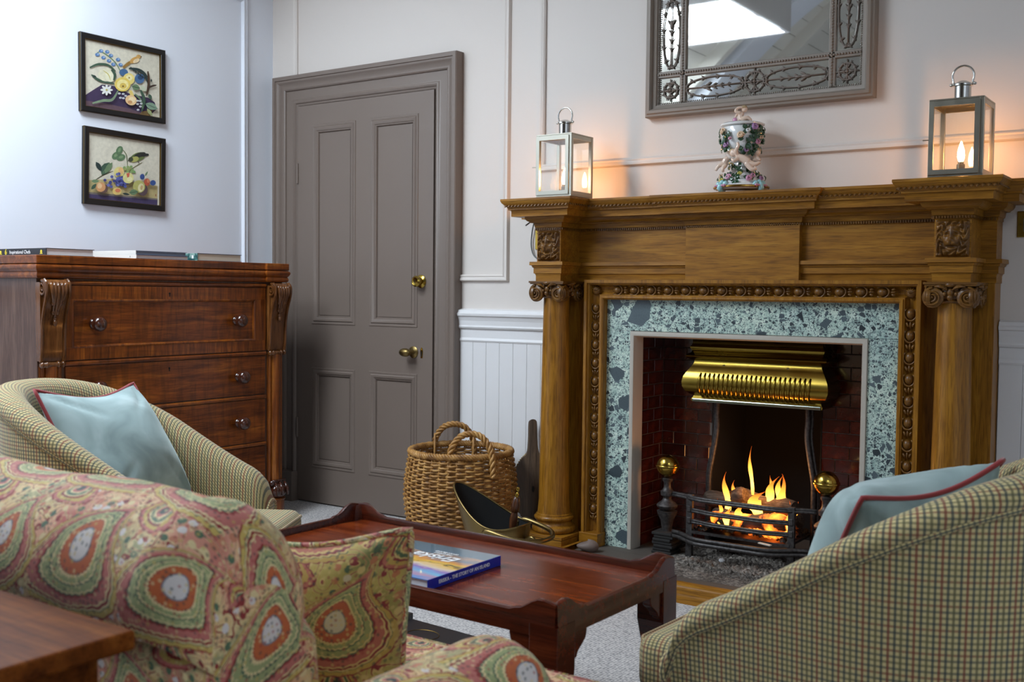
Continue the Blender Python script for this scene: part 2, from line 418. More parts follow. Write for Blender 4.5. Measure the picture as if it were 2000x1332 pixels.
# checked tweed
def tweed(name, p=.0102):
    t = NT(name); tc = t.n('TexCoord'); sp = t.n('SeparateXYZ', Vector=tc.outputs['UV'])
    def lines(sock):
        a = t.math('DIVIDE', sock, p); fr = t.math('FRACT', a); idx = t.math('FLOOR', a)
        soft = t.math('SUBTRACT', 1.0, t.math('MULTIPLY', t.math('ABSOLUTE', t.math('SUBTRACT', fr, .5)), 2.0))
        mask = t.n('MapRange', _interpolation_type='SMOOTHSTEP', Value=soft, i1=.42, i2=.72).outputs[0]
        m4 = t.math('FLOORED_MODULO', idx, 4.0)
        colr = t.mix(t.math('LESS_THAN', m4, .5), srgb(46, 60, 60), srgb(112, 50, 38))
        colr = t.mix(t.math('COMPARE', m4, 2.0, .4), colr, srgb(86, 84, 56))
        return mask, colr
    mu, cu = lines(sp.outputs[0]); mv, cv = lines(sp.outputs[1])
    nz = t.n('TexNoise', Vector=tc.outputs['UV'], Scale=500.0, Detail=2.0)
    c = t.mix(nz.outputs[0], srgb(176, 158, 106), srgb(210, 194, 142))
    c = t.mix(t.math('MULTIPLY', mv, .66), c, cv); c = t.mix(t.math('MULTIPLY', mu, .80), c, cu)
    t.P(Base__Color=c, Roughness=.9, Sheen__Weight=.15)
    w = t.n('TexWave', Vector=tc.outputs['UV'], Scale=160.0, _bands_direction='DIAGONAL'); t.bump(w.outputs[1], .25, .001); return t
tweed('tweed')
# paisley: a half-drop repeat of large nested drops, small drops between them, and a dotted vine ground
def paisley(name, pu, pv, ground, seed=0.0, dim=1.0, tone=(1, 1, 1)):
    t = NT(name); tc = t.n('TexCoord'); m = t.math
    wn = t.n('TexNoise', Vector=tc.outputs['UV'], Scale=6.0, Detail=1.0)
    uvw = t.n('VectorMath', _operation='MULTIPLY_ADD', i0=wn.outputs['Color'], i1=(.05, .05, 0), i2=tc.outputs['UV'])
    mp = t.n('Mapping', Vector=uvw.outputs[0], Scale=(1/pu, 1/pv, 1), Location=(seed, seed*.7, 0))
    sp = t.n('SeparateXYZ', Vector=mp.outputs[0])
    D = lambda r, g, b: srgb(min(255, r*dim*tone[0]), min(255, g*dim*tone[1]), min(255, b*dim*tone[2]))
    W, OR, SG, GR, RO, RE, CR, YE, BL = D(218, 210, 206), D(192, 96, 46), D(156, 164, 112), D(82, 108, 80), D(190, 108, 98), D(142, 38, 36), D(226, 204, 150), D(198, 170, 88), D(104, 118, 130)
    def cell(off_u, off_v, k):
        v = m('ADD', sp.outputs[1], off_v); row = m('FLOOR', v); odd = m('FLOORED_MODULO', row, 2.0)
        u = m('ADD', m('ADD', sp.outputs[0], off_u), m('MULTIPLY', odd, .5))
        x = m('SUBTRACT', m('FRACT', u), .5); y = m('SUBTRACT', m('FRACT', v), .5)
        sg = m('SUBTRACT', m('MULTIPLY', odd, 2.0), 1.0)
        return m('MULTIPLY', m('MULTIPLY', x, sg), k), m('MULTIPLY', y, k)
    def drop(x, y, scal):
        xb = m('SUBTRACT', x, m('MULTIPLY', m('MULTIPLY', y, m('ABSOLUTE', y)), 1.35))
        wdt = m('MAXIMUM', m('SUBTRACT', .42, m('MULTIPLY', y, .90)), .045)
        xs = m('DIVIDE', m('MULTIPLY', xb, .375), wdt)
        d = m('SQRT', m('ADD', m('MULTIPLY', xs, xs), m('MULTIPLY', m('MULTIPLY', y, y), .62)))
        return m('ADD', d, m('MULTIPLY', m('SINE', m('MULTIPLY', m('ARCTAN2', y, xb), scal)), .0035))
    x, y = cell(0, 0, 1.0); d1 = m('MULTIPLY', drop(x, y, 40.0), .86)
    in1 = t.ramp(d1, [(0, W), (.066, BL), (.074, OR), (.118, RE), (.124, CR), (.134, SG), (.16, CR), (.166, GR), (.174, SG), (.205, CR), (.212, GR), (.22, RE), (.232, RO), (.272, CR), (.278, RE), (.292, CR), (.298, GR), (.304, YE), (.325, RE)], 'CONSTANT')
    x2, y2 = cell(.0, .5, 2.0); d2 = drop(x2, y2, 22.0)
    in2 = t.ramp(d2, [(0, D(46, 66, 58)), (.06, RO), (.10, CR), (.125, GR), (.17, CR), (.19, RE), (.22, YE), (.27, RO), (.31, RE)], 'CONSTANT')
    # ground: soft patches with curling vine lines and small flower heads
    gn = t.n('TexNoise', Vector=mp.outputs[0], Scale=1.6, Detail=2.0); flo = t.ramp(gn.outputs[0], ground)
    vn = t.n('TexNoise', Vector=mp.outputs[0], Scale=2.6, Detail=1.0, Distortion=1.0)
    vf = m('ABSOLUTE', m('SUBTRACT', m('FRACT', m('MULTIPLY', vn.outputs[0], 12.0)), .5))
    flo = t.mix(m('LESS_THAN', vf, .15), flo, t.mix(m('LESS_THAN', vf, .07), CR, RE))
    v2 = t.n('TexVoronoi', Vector=mp.outputs[0], Scale=11.0, Randomness=.8, _voronoi_dimensions='2D'); s2 = t.n('SeparateColor', Color=v2.outputs['Color'])
    on = m('MULTIPLY', m('LESS_THAN', v2.outputs['Distance'], .33), m('GREATER_THAN', s2.outputs[0], .3))
    flo = t.mix(on, flo, t.ramp(s2.outputs[1], [(0, RE), (.2, CR), (.42, GR), (.6, D(200, 128, 96)), (.86, W)], 'CONSTANT'))
    c = t.mix(m('LESS_THAN', d2, .335), flo, in2)
    c = t.mix(m('LESS_THAN', d1, .335), c, in1)
    # rows of dots woven through every band
    v3 = t.n('TexVoronoi', Vector=mp.outputs[0], Scale=24.0, Randomness=.4, _voronoi_dimensions='2D'); s3 = t.n('SeparateColor', Color=v3.outputs['Color'])
    dot = m('MULTIPLY', m('LESS_THAN', v3.outputs['Distance'], .32), m('GREATER_THAN', s3.outputs[0], .35))
    c = t.mix(m('MULTIPLY', dot, .55), c, t.ramp(s3.outputs[1], [(0, D(50, 64, 60)), (.3, CR), (.65, D(160, 62, 54)), (.85, YE)], 'CONSTANT'))
    nz = t.n('TexNoise', Vector=tc.outputs['UV'], Scale=600.0, Detail=2.0)
    t.P(Base__Color=t.mix(.3, c, t.ramp(nz.outputs[0], [(.3, (.6, .6, .6)), (.7, (1.15, 1.15, 1.15))]), 'MULTIPLY'), Roughness=.75, Sheen__Weight=.1)
    t.bump(nz.outputs[0], .15, .001); return t
paisley('paisley', .19, .185, [(.30, srgb(178, 92, 82)), (.42, srgb(206, 148, 122)), (.52, srgb(208, 176, 124)), (.62, srgb(146, 146, 104)), (.75, srgb(186, 108, 94))], 0.0, .92)
paisley('paisley_cushion', .20, .22, [(.30, srgb(112, 104, 44)), (.45, srgb(164, 142, 66)), (.58, srgb(136, 122, 56)), (.7, srgb(86, 96, 52))], .37, .80, (1.0, .93, .72))
# wicker
t = NT('wicker'); co = t.coord('Object'); nz = t.n('TexNoise', Vector=co, Scale=26.0, Detail=4.0)
t.P(Base__Color=t.ramp(nz.outputs[0], [(.3, srgb(116, 76, 30)), (.5, srgb(160, 114, 56)), (.7, srgb(186, 142, 80))]), Roughness=.5); t.bump(nz.outputs[0], .3, .001)
plain('wicker_dark', srgb(70, 44, 20), .8)
# ash and coals
t = NT('ash'); co = t.coord('Object'); nz = t.n('TexNoise', Vector=co, Scale=75.0, Detail=6.0, Roughness=.75); n2 = t.n('TexNoise', Vector=co, Scale=9.0, Detail=3.0)
c = t.ramp(nz.outputs[0], [(.34, srgb(36, 33, 32)), (.46, srgb(96, 90, 84)), (.6, srgb(150, 143, 134)), (.75, srgb(186, 180, 172))])
t.P(Base__Color=t.mix(.8, c, t.ramp(n2.outputs[0], [(.35, (.4, .38, .36)), (.6, (1.05, 1.05, 1.05))]), 'MULTIPLY'), Roughness=1.0); t.bump(nz.outputs[0], .8, .006)
t = NT('coal'); co = t.coord('Object'); nz = t.n('TexNoise', Vector=co, Scale=16.0, Detail=5.0)
t.P(Base__Color=t.ramp(nz.outputs[0], [(.35, srgb(22, 20, 19)), (.7, srgb(70, 62, 56))]), Roughness=.9,
    Emission__Color=rgba((1, .16, .015)), Emission__Strength=t.math('MULTIPLY', t.math('MAXIMUM', t.math('SUBTRACT', t.n('TexNoise', Vector=co, Scale=11.0, Detail=4.0).outputs[0], .56), 0.0), 45.0))
plain('charred', srgb(30, 27, 25), .8); plain('hearth_stone', srgb(80, 73, 66), .7)
# flame: colour and strength follow the height of each tongue
t = NT('flame'); gz = t.n('SeparateXYZ', Vector=t.n('TexCoord').outputs['Generated']).outputs[2]
e = t.n('Emission', Color=t.ramp(gz, [(0, (1, .34, .04)), (.25, (1, .50, .09)), (.6, (1, .34, .04)), (1, (1, .13, .012))]), Strength=t.ramp(gz, [(0, (.5,)*3), (.25, (1,)*3), (.65, (.5,)*3), (1, (.12,)*3)]))
mu_ = t.math('MULTIPLY', t.ramp(gz, [(0, (.6,)*3), (.2, (1,)*3), (.65, (.45,)*3), (1, (.1,)*3)]), 5.0); t.set(e, 'Strength', mu_)
t.t.links.new(e.outputs[0], t.out.inputs[0])
emit('bulb_glow', (1.0, .44, .14), 190.0); emit('ember', (1.0, .18, .02), 4.0)
# porcelain
def porc(name, c): plain(name, c, .12, 0, Coat__Weight=.6)
porc('porcelain', srgb(226, 228, 226)); porc('porcelain_green', srgb(44, 78, 50)); porc('porcelain_pink', srgb(200, 140, 170)); porc('porcelain_peach', srgb(226, 194, 160))
porc('porcelain_flesh', srgb(226, 200, 180)); porc('porcelain_blue', srgb(150, 200, 206)); porc('porcelain_hair', srgb(176, 150, 110)); porc('porcelain_yellow', srgb(200, 190, 90))
porc('porcelain_violet', srgb(170, 130, 176)); metal('porcelain_gold', srgb(200, 160, 80), .2)
# small things
plain('paper', srgb(222, 224, 226), .8); plain('paper_cream', srgb(206, 200, 184), .8); plain('black_cover', srgb(26, 28, 34), .4); plain('white_cover', srgb(214, 212, 206), .5)
plain('navy_cover', srgb(40, 52, 84), .4); plain('slate_cover', srgb(110, 124, 142), .4); plain('yellow_print', srgb(214, 196, 60), .5); plain('white_print', srgb(232, 232, 232), .5)
plain('grey_print', srgb(120, 120, 120), .5); plain('blue_spine', srgb(16, 40, 158), .3); plain('black_box', srgb(22, 20, 26), .4); plain('cable', srgb(110, 112, 110), .5)
plain('grey_plastic', srgb(126, 124, 124), .45); plain('pale_shell', srgb(112, 96, 88), .6); plain('key_steel', srgb(180, 170, 140), .3, .8)
t = NT('teal_cover'); nz = t.n('TexNoise', Vector=t.coord('Object'), Scale=60.0, Detail=4.0); t.P(Base__Color=t.ramp(nz.outputs[0], [(.35, srgb(30, 66, 70)), (.5, srgb(70, 116, 112)), (.65, srgb(150, 176, 166))]), Roughness=.4)

# ============================================================ the room
XYZ = lambda u, w, h: (u, w, h)
XZ = lambda u, w, h: (u, -h, w)            # drawing plane on the fireplace wall, h towards the room
YZ = lambda u, w, h: (h, u, w)             # drawing plane on the left wall, h towards the room
def struct(o, label, cat): return tag(o, label, cat, kind='structure')
XR, YB, YA = 6.2, -9.0, -4.6
struct(MB().box(-.12, XR+.12, YB-.12, .6, -.1, 0).build('floor', 'carpet'), 'pale grey woven carpet over the whole floor', 'floor')
struct(MB().box(-.12, 0, YB, .12, 0, Z0+.06).build('wall_left', 'wall_paint_day_tint'), 'white painted wall behind the chest of drawers', 'wall')
struct(MB().box(XR, XR+.12, YB, .12, 0, Z0+.06).build('wall_right', 'wall_paint_day_tint'), 'white wall on the right beyond the frame', 'wall')
b = MB()
def gy(y0): return lambda u, w, h: (u, y0+h, w)
HX0, HX1, HZ = 2.09, 3.19, .985
b.prism([(0, 0), (HX0, 0), (HX0, ceil_z(HX0)), (0, Z0)], gy(0), 0, .12)
b.prism([(HX0, HZ), (HX1, HZ), (HX1, ceil_z(HX1)), (RIDGE, ceil_z(RIDGE)), (HX0, ceil_z(HX0))], gy(0), 0, .12)
b.prism([(HX1, 0), (XR, 0), (XR, Z0), (HX1, ceil_z(HX1))], gy(0), 0, .12)
struct(b.build('wall_back', 'wall_paint_lamp_tint'), 'white panelled wall behind the fireplace and the door', 'wall')
b = MB(); b.prism([(0, 0), (XR, 0), (XR, Z0), (RIDGE, ceil_z(RIDGE)), (0, Z0)], gy(YB-.12), 0, .12)
struct(b.build('wall_front', 'taupe_paint'), 'far taupe gable wall behind the camera', 'wall')  # unseen wall; dark tone picked to cut bounced light
# arched gable behind the camera
b = MB(); n = 48
def arch_z(x): return .46+math.sqrt(max(0, 3.6**2-(x-RIDGE)**2))
for i in range(n):
    x0, x1 = XR*i/n, XR*(i+1)/n
    b.prism([(x0, arch_z(x0)), (x1, arch_z(x1)), (x1, ceil_z(x1)), (x0, ceil_z(x0))], gy(YA-.35), 0, .35)
struct(b.build('wall_arch', 'wall_paint_day_tint'), 'white arched wall spanning the room, seen only in the mirror', 'wall')
# ceiling: backing with openings for roof lights and the added fill, then planks, rafters and purlins
def slope_prism(b, x0, x1, y0, y1, d0, d1):
    n_ = Vector((SL if (x0+x1)/2 < RIDGE else -SL, 0, -1)).normalized()
    p = [Vector((x0, 0, ceil_z(x0)))+n_*d0, Vector((x1, 0, ceil_z(x1)))+n_*d0, Vector((x1, 0, ceil_z(x1)))+n_*d1, Vector((x0, 0, ceil_z(x0)))+n_*d1]
    b.prism([(q.x, q.z) for q in p], gy(y0), 0, y1-y0)
b = MB()
for (xa, xb, sk) in ((0, RIDGE, SKYL), (RIDGE, XR, FILL_R)):
    hx0, hx1 = sk[0][0], sk[0][1]
    slope_prism(b, xa, hx0, YB, .12, -.05, -.02); slope_prism(b, hx1, xb, YB, .12, -.05, -.02)
    ys = YB
    for s_ in sorted(sk, key=lambda q: q[2]):
        slope_prism(b, hx0, hx1, ys, s_[2], -.05, -.02); ys = s_[3]
    slope_prism(b, hx0, hx1, ys, .12, -.05, -.02)
ceiling = struct(b.build('ceiling', 'ceiling_paint'), 'pitched white boarded ceiling, seen only in the mirror', 'ceiling')
def planks(xa, xb, cnt, spans):
    for i in range(cnt):
        x0, x1 = lerp(xa, xb, i/cnt)+.002, lerp(xa, xb, (i+1)/cnt)-.002
        for (y0, y1) in spans:
            q = MB(); slope_prism(q, x0, x1, y0, y1, -.02, 0); q.build('plank', 'ceiling_paint', ceiling)
FULL = [(YB, YA-.35), (YA, -.001)]
planks(0, .40, 3, FULL); planks(.40, 1.25, 7, [(YB, YA-.35), (YA, SKYL[0][2]), (SKYL[0][3], SKYL[1][2]), (SKYL[1][3], -.001)]); planks(1.25, RIDGE, 15, FULL)
planks(RIDGE, 4.95, 15, FULL); planks(4.95, 5.80, 7, [(YB, YA-.35), (YA, -4.40), (-3.30, -.001)]); planks(5.80, XR, 3, FULL)
for s_ in SKYL+FILL_R:  # the last box surrounds the added fill light
    x0, x1, y0, y1 = s_; q = MB()
    zt_ = max(ceil_z(x1), ceil_z(x0))+.10
    q.box(x0-.03, x0, y0-.03, y1+.03, ZL-.02, zt_); q.box(x1, x1+.03, y0-.03, y1+.03, ZL-.02, zt_); q.box(x0, x1, y0-.03, y0, ZL-.02, zt_); q.box(x0, x1, y1, y1+.03, ZL-.02, zt_)
    q.box(x0, x1, (y0+y1)/2-.015, (y0+y1)/2+.015, ZL-.02, ZL-.004)
    q.build('roof_light_frame', 'trim_paint', ceiling)
for y in (-8.2, -7.3, -6.4, -5.5, -4.45, -3.72, -2.42, -1.12, -.4):
    q = MB(); slope_prism(q, 0, RIDGE, y-.035, y+.035, 0, .11); slope_prism(q, RIDGE, XR, y-.035, y+.035, 0, .11); q.build('rafter', 'ceiling_paint', ceiling)
for x in (1.6, 2.4, 3.9, 4.6):
    q = MB(); slope_prism(q, x-.035, x+.035, YB, YA-.35, 0, .07); slope_prism(q, x-.035, x+.035, YA, 0, 0, .07); q.build('purlin', 'ceiling_paint', ceiling)

# ------------------------------------------------------------ wall mouldings
PM = [(0, 0), (0, .010), (.006, .015), (.012, .012), (.018, .016), (.026, .016), (.030, .008), (.032, 0)]
def wall_mould(name, path, mapf, label, closed=False):
    return struct(MB().mould(path, PM, mapf, closed).build(name, 'wall_paint_day_tint' if mapf is YZ else 'wall_paint_lamp_tint', smooth='auto'), label, 'wall moulding')
wall_mould('trim_1', [(1.242, 1.158), (1.474, 1.158), (1.474, 3.3)], lambda u, w, h: (u, -h, w), 'white panel moulding turning a corner between door and fireplace')
wall_mould('trim_2', [(.187, 3.0), (.187, 2.165)], XZ, 'white vertical panel moulding above the left side of the door')
wall_mould('trim_3', [(6.0, 1.63), (1.688, 1.63), (1.688, 3.5)][::-1], lambda u, w, h: (u, -h, w), 'white panel moulding over the mantelpiece behind the lanterns')
wall_mould('trim_4', [(-.178, 2.55), (-.178, 1.06), (-3.3, 1.06), (-3.3, 2.55)], YZ, 'white panel moulding on the left wall beside the pictures', True)
DADO = [(.855, 0), (.855, .012), (.862, .015), (.869, .012), (.873, .010), (.912, .010), (.915, .018), (.922, .022), (.930, .020), (.950, .022), (.968, .028), (.972, .034), (.982, .036), (.986, .030), (.998, .026), (1.004, 0)]
def dado(name, x0, x1, label):
    b = MB(); b.prism([(h, z) for z, h in DADO], lambda u, w, h: (h, -u, w), x0, x1); return struct(b.build(name, 'trim_paint'), label, 'dado rail')
dado('trim_5', 1.242, 1.757, 'white moulded dado rail between the door and the fireplace')
dado('trim_6', 3.52, XR, 'white moulded dado rail right of the fireplace')
def skirting(name, x0, x1, label):
    b = MB(); b.prism([(0, 0), (.022, 0), (.022, .17), (.016, .185), (.012, .2), (.008, .205), (0, .21)], lambda u, w, h: (h, -u, w), x0, x1)
    return struct(b.build(name, 'trim_paint'), label, 'skirting')
skirting('baseboard_back', 1.242, 1.757, 'white skirting board behind the wicker basket')
skirting('baseboard_right', 3.52, XR, 'white skirting board right of the fireplace')
for nm, xa, xb, lab in (('trim_7', 1.242, 1.757, 'white tongue and groove wainscot between door and fireplace'), ('trim_8', 3.52, XR, 'white tongue and groove wainscot right of the fireplace')):
    w = struct(MB().box(xa, xb, -.004, 0, .2, .86).build(nm, 'trim_paint'), lab, 'wainscot')
    cnt = round((xb-xa)/.0735); pw = (xb-xa)/cnt
    src = MB().box(0, pw-.0008, -.010, -.004, .205, .858).build('plank', 'trim_paint', w, bevel=.0016, seg=1)
    src.location.x = xa
    for i in range(1, cnt): inst(src, 'plank', w, (xa+i*pw, 0, 0))

# ------------------------------------------------------------ door
DX0, DX1, DH = .206, 1.088, 2.006
cas = [(0, 0), (0, .012), (.004, .016), (.010, .018), (.014, .026), (.022, .030), (.028, .028), (.032, .022), (.036, .020), (.078, .020), (.080, .028), (.086, .032), (.094, .030), (.104, .034), (.116, .046), (.122, .050), (.128, .050), (.130, .056), (.146, .056), (.150, .052), (.150, 0)]
b = MB(); b.mould([(DX1+.004, 0), (DX1+.004, DH+.003), (DX0-.004, DH+.003), (DX0-.004, 0)], cas, XZ)
casing = struct(b.build('trim_9', 'taupe_paint', smooth='auto'), 'taupe moulded door casing', 'door casing')
for x0 in (DX0-.155, DX1+.006):
    MB().box(x0, x0+.15, -.058, 0, 0, .152).build('plinth_block', 'taupe_paint', casing, bevel=.002)
door = struct(MB().box(DX0, DX1, -.008, -.0005, .008, DH).build('door_1', 'taupe_paint'), 'taupe four-panel door with brass knobs', 'door')
PX = [(.311, .597), (.700, .992)]; PZ = [(.19, .686), (.916, 1.90)]
q = MB()
xs = [DX0, PX[0][0], PX[0][1], PX[1][0], PX[1][1], DX1]; zs = [.008, PZ[0][0], PZ[0][1], PZ[1][0], PZ[1][1], DH]
for i in range(5):
    for j in range(5):
        if i in (1, 3) and j in (1, 3): continue
        q.box(xs[i], xs[i+1], -.020, -.008, zs[j], zs[j+1])
q.build('door_frame', 'taupe_paint', door)
for (x0, x1) in PX:
    for (z0, z1) in PZ:
        q = MB(); q.mould([(x0, z0), (x1, z0), (x1, z1), (x0, z1)], [(.006, .02), (.004, .0235), (-.002, .0235), (-.006, .021), (-.012, .0265), (-.022, .024), (-.028, .017), (-.032, .0165), (-.036, .009), (-.036, .008)], XZ, True)
        q.build('panel_moulding', 'taupe_paint', door, smooth='auto')
        MB().box(x0+.04, x1-.04, -.0105, -.008, z0+.04, z1-.04).build('panel', 'taupe_paint', door)
# cylinder lock, egg knob, escutcheon, hinges
q = MB(); q.lathe([(0, -.0), (.030, 0), (.031, .003), (.026, .007), (.018, .010), (.018, .026), (.024, .030), (.0255, .040), (.018, .047), (.016, .046), (.0, .046)], (0, 0, 0), 24, 'y'); q.xform(Matrix.Translation((1.018, -.02, 1.126)) @ Matrix.Scale(-1, 4, (0, 1, 0)))
k = q.build('lock_knob', 'brass', door, smooth='auto')
MB().box(1.0165, 1.0195, -.0675, -.066, 1.118, 1.134).build('keyhole', 'dark_inside', k)
q = MB(); q.lathe([(0, 0), (.027, 0), (.028, .003), (.022, .007), (.012, .009), (.0085, .014), (.008, .034), (0, .034)], (0, 0, 0), 24, 'y'); q.xform(Matrix.Scale(-1, 4, (0, 1, 0)))
q.ell((-.012, -.048, 0), (.034, .020, .020), 20, 12); q.xform(Matrix.Translation((.975, -.02, .794)))
q.build('door_knob', 'brass_old', door, smooth='auto')
q = MB(); q.prism([(1.019, .768), (1.030, .768), (1.032, .80), (1.030, .812), (1.0245, .820), (1.019, .812), (1.017, .80)], XZ, .020, .0225)
k = q.build('escutcheon', 'brass', door, bevel=.0008); MB().box(1.0225, 1.0265, -.0235, -.0225, .775, .80).build('keyhole', 'dark_inside', k)
for z in (.33, 1.62): MB().lathe([(0, 0), (.006, 0), (.006, .10), (0, .10)], (DX0-.001, -.024, z), 10).build('hinge', 'taupe_paint', door, smooth='auto')

# ============================================================ fireplace
XC = 2.638
fp = thing('fireplace', 'carved oak mantelpiece with marble surround and brick firebox', 'fireplace', (XC, -.1, 0))
def base_path(brk=True):
    L = [(XC-.879, 0), (XC-.879, -.09), (XC-.8305, -.09), (XC-.8305, -.235), (XC-.7175, -.235), (XC-.7175, -.09)]
    if brk: L += [(XC-.223, -.09), (XC-.223, -.108)]
    return L+[(2*XC-x, y) for x, y in L[::-1]]
BP, BP0 = base_path(), base_path(False)
def offs(path, o):
    q = MB(); q.mould(path, [(o, 0)], XYZ, False, False); return [(p[0], p[1]) for p in q.v]
# shelf
b = MB(); b.prism([(x, min(y, 0)) for x, y in offs(BP, .11)], XYZ, 1.4445, 1.455)
b.build('mantel_shelf', 'oak_x', fp, bevel=.002)
cor = MB(); cor.mould(BP, [(.02, 1.4445), (.108, 1.4445), (.106, 1.439), (.098, 1.431), (.090, 1.423), (.087, 1.417), (.0865, 1.4165), (.0865, 1.411), (.079, 1.409), (.077, 1.406), (.077, 1.385), (.035, 1.385), (.02, 1.385)], XYZ)
cornice = cor.build('cornice', 'oak_x', fp, smooth='auto')
bed = MB(); bed.mould(BP, [(0, 1.387), (.038, 1.385), (.037, 1.378), (.032, 1.370), (.024, 1.3655), (.023, 1.362), (.010, 1.361), (.009, 1.352), (.007, 1.343), (.003, 1.342), (.003, 1.331), (0, 1.33)], XYZ)
bedm = bed.build('bed_moulding', 'oak_x', fp, smooth='auto')
fz = MB(); fz.mould(BP0, [(-.002, 1.335), (0, 1.335), (0, 1.20), (-.002, 1.20)], XYZ, False, False)
fz.box(XC-.877, XC+.877, -.088, 0, 1.118, 1.444)
fz.build('frieze_board', 'oak_x', fp)
ar = MB(); ar.mould(BP0, [(-.004, 1.205), (.022, 1.2045), (.023, 1.191), (.016, 1.189), (.013, 1.181), (.010, 1.180), (.010, 1.158), (.006, 1.156), (.003, 1.149), (.003, 1.126), (-.004, 1.126)], XYZ)
ar.build('architrave', 'oak_x', fp, smooth='auto')
MB().box(XC-.225, XC+.225, -.118, -.08, 1.114, 1.338).build('centre_panel', 'oak_x', fp, bevel=.0015)
# carved leaves along the cornice and dentils along the bed moulding
lv = MB(); dt = MB()
def along(path, o, step):
    P = offs(path, o)
    for (a, c) in zip(P, P[1:]):
        L = math.hypot(c[0]-a[0], c[1]-a[1]); nn = max(1, int(L/step))
        d = ((c[0]-a[0])/max(L, 1e-6), (c[1]-a[1])/max(L, 1e-6))
        for i in range(nn):
            t = (i+.5)/nn; yield a[0]+(c[0]-a[0])*t, a[1]+(c[1]-a[1])*t, d
for x, y, d in along(BP[1:-1], .0955, .016):
    R = Matrix(((d[0], -d[1], 0), (d[1], d[0], 0), (0, 0, 1))) @ Euler((-.75, .45, 0)).to_matrix()
    lv.ell((x, y, 1.4300), (.0060, .0030, .0130), 6, 4, R)
lv.build('carved_leaves', 'oak_carved', cornice, smooth=True, kind='stuff')
for x, y, d in along(BP[1:-1], .006, .0088):
    w = .0026
    dx, dy = d[0]*w, d[1]*w; nx, ny = d[1]*.004, -d[0]*.004
    v = [(x-dx-nx, y-dy-ny), (x+dx-nx, y+dy-ny), (x+dx+nx, y+dy+ny), (x-dx+nx, y-dy+ny)]
    dt.prism(v, XYZ, 1.3325, 1.3405)
dt.build('dentils', 'oak_carved', bedm, kind='stuff')
# pilasters behind the columns
for s in (-1, 1):
    x0, x1 = sorted((XC+s*.879, XC+s*.655))
    MB().box(x0, x1, -.09, 0, 0, 1.127).build('pilaster', 'oak_z', fp, bevel=.002)
# lion masks (relief on the blocks above the columns)
def lion(cx, y0, z0, z1, w):
    nu, nv = 46, 56; zc = (z0+z1)/2; hz = (z1-z0)/2
    def g(u, v, cu, cv, su, sv): return math.exp(-((u-cu)/su)**2-((v-cv)/sv)**2)
    def H(u, v):            # u -1..1, v -1..1 (up)
        au = abs(u); th = math.atan2(v-.05, u)
        rf = math.hypot(u/.60, (v-.02)/.80)                       # 1 at the edge of the face
        env = smoothstep(1.0, .86, max(au, abs(v)))*smoothstep(1.42, 1.18, math.hypot(u, v))
        lock = math.sin(13*th+3.2*math.sin(2.2*rf*3))
        mane = env*(.42+.20*lock+.10*math.sin(7*rf))*smoothstep(.80, 1.02, rf)
        dome = .62*math.sqrt(max(0, 1-min(1, rf)**2.2))+.16*smoothstep(1.05, .9, rf)
        h = max(mane, dome)
        h += .26*g(u, v, 0, .20, .10, .34)+.16*g(u, v, 0, .66, .20, .14)               # bridge of the nose, forehead
        h += .30*g(u, v, 0, -.08, .15, .10)                                            # nose
        h += .24*g(au, v, .17, -.24, .15, .13)                                         # muzzle
        h += .20*g(au, v+.35*(au-.28), .28, .36, .17, .075)                            # brows slanting inwards
        h -= .42*g(au, v, .27, .19, .105, .075); h += .20*g(au, v, .27, .18, .05, .04)  # eyes
        h += .10*g(au, v, .44, .0, .10, .14)                                           # cheeks
        h -= .50*g(u, v, 0, -.44, .26, .060); h += .22*g(u, v, 0, -.60, .18, .10)       # mouth, chin
        h -= .10*g(u, v, 0, -.27, .025, .09)
        h += .26*g(au, v, .60, .66, .13, .15)-.26*g(au, v, .58, .64, .06, .07)          # ears
        return max(0, h)*.030
    b = MB(); b.grid(nu, nv, lambda a, c: (cx+(a*2-1)*w, y0-H(a*2-1, c*2-1), zc+(c*2-1)*hz))
    return b.build('lion_mask', 'oak_carved', fp, smooth=True)
for s in (-1, 1): lion(XC+s*.774, -.2352, 1.208, 1.328, .052)
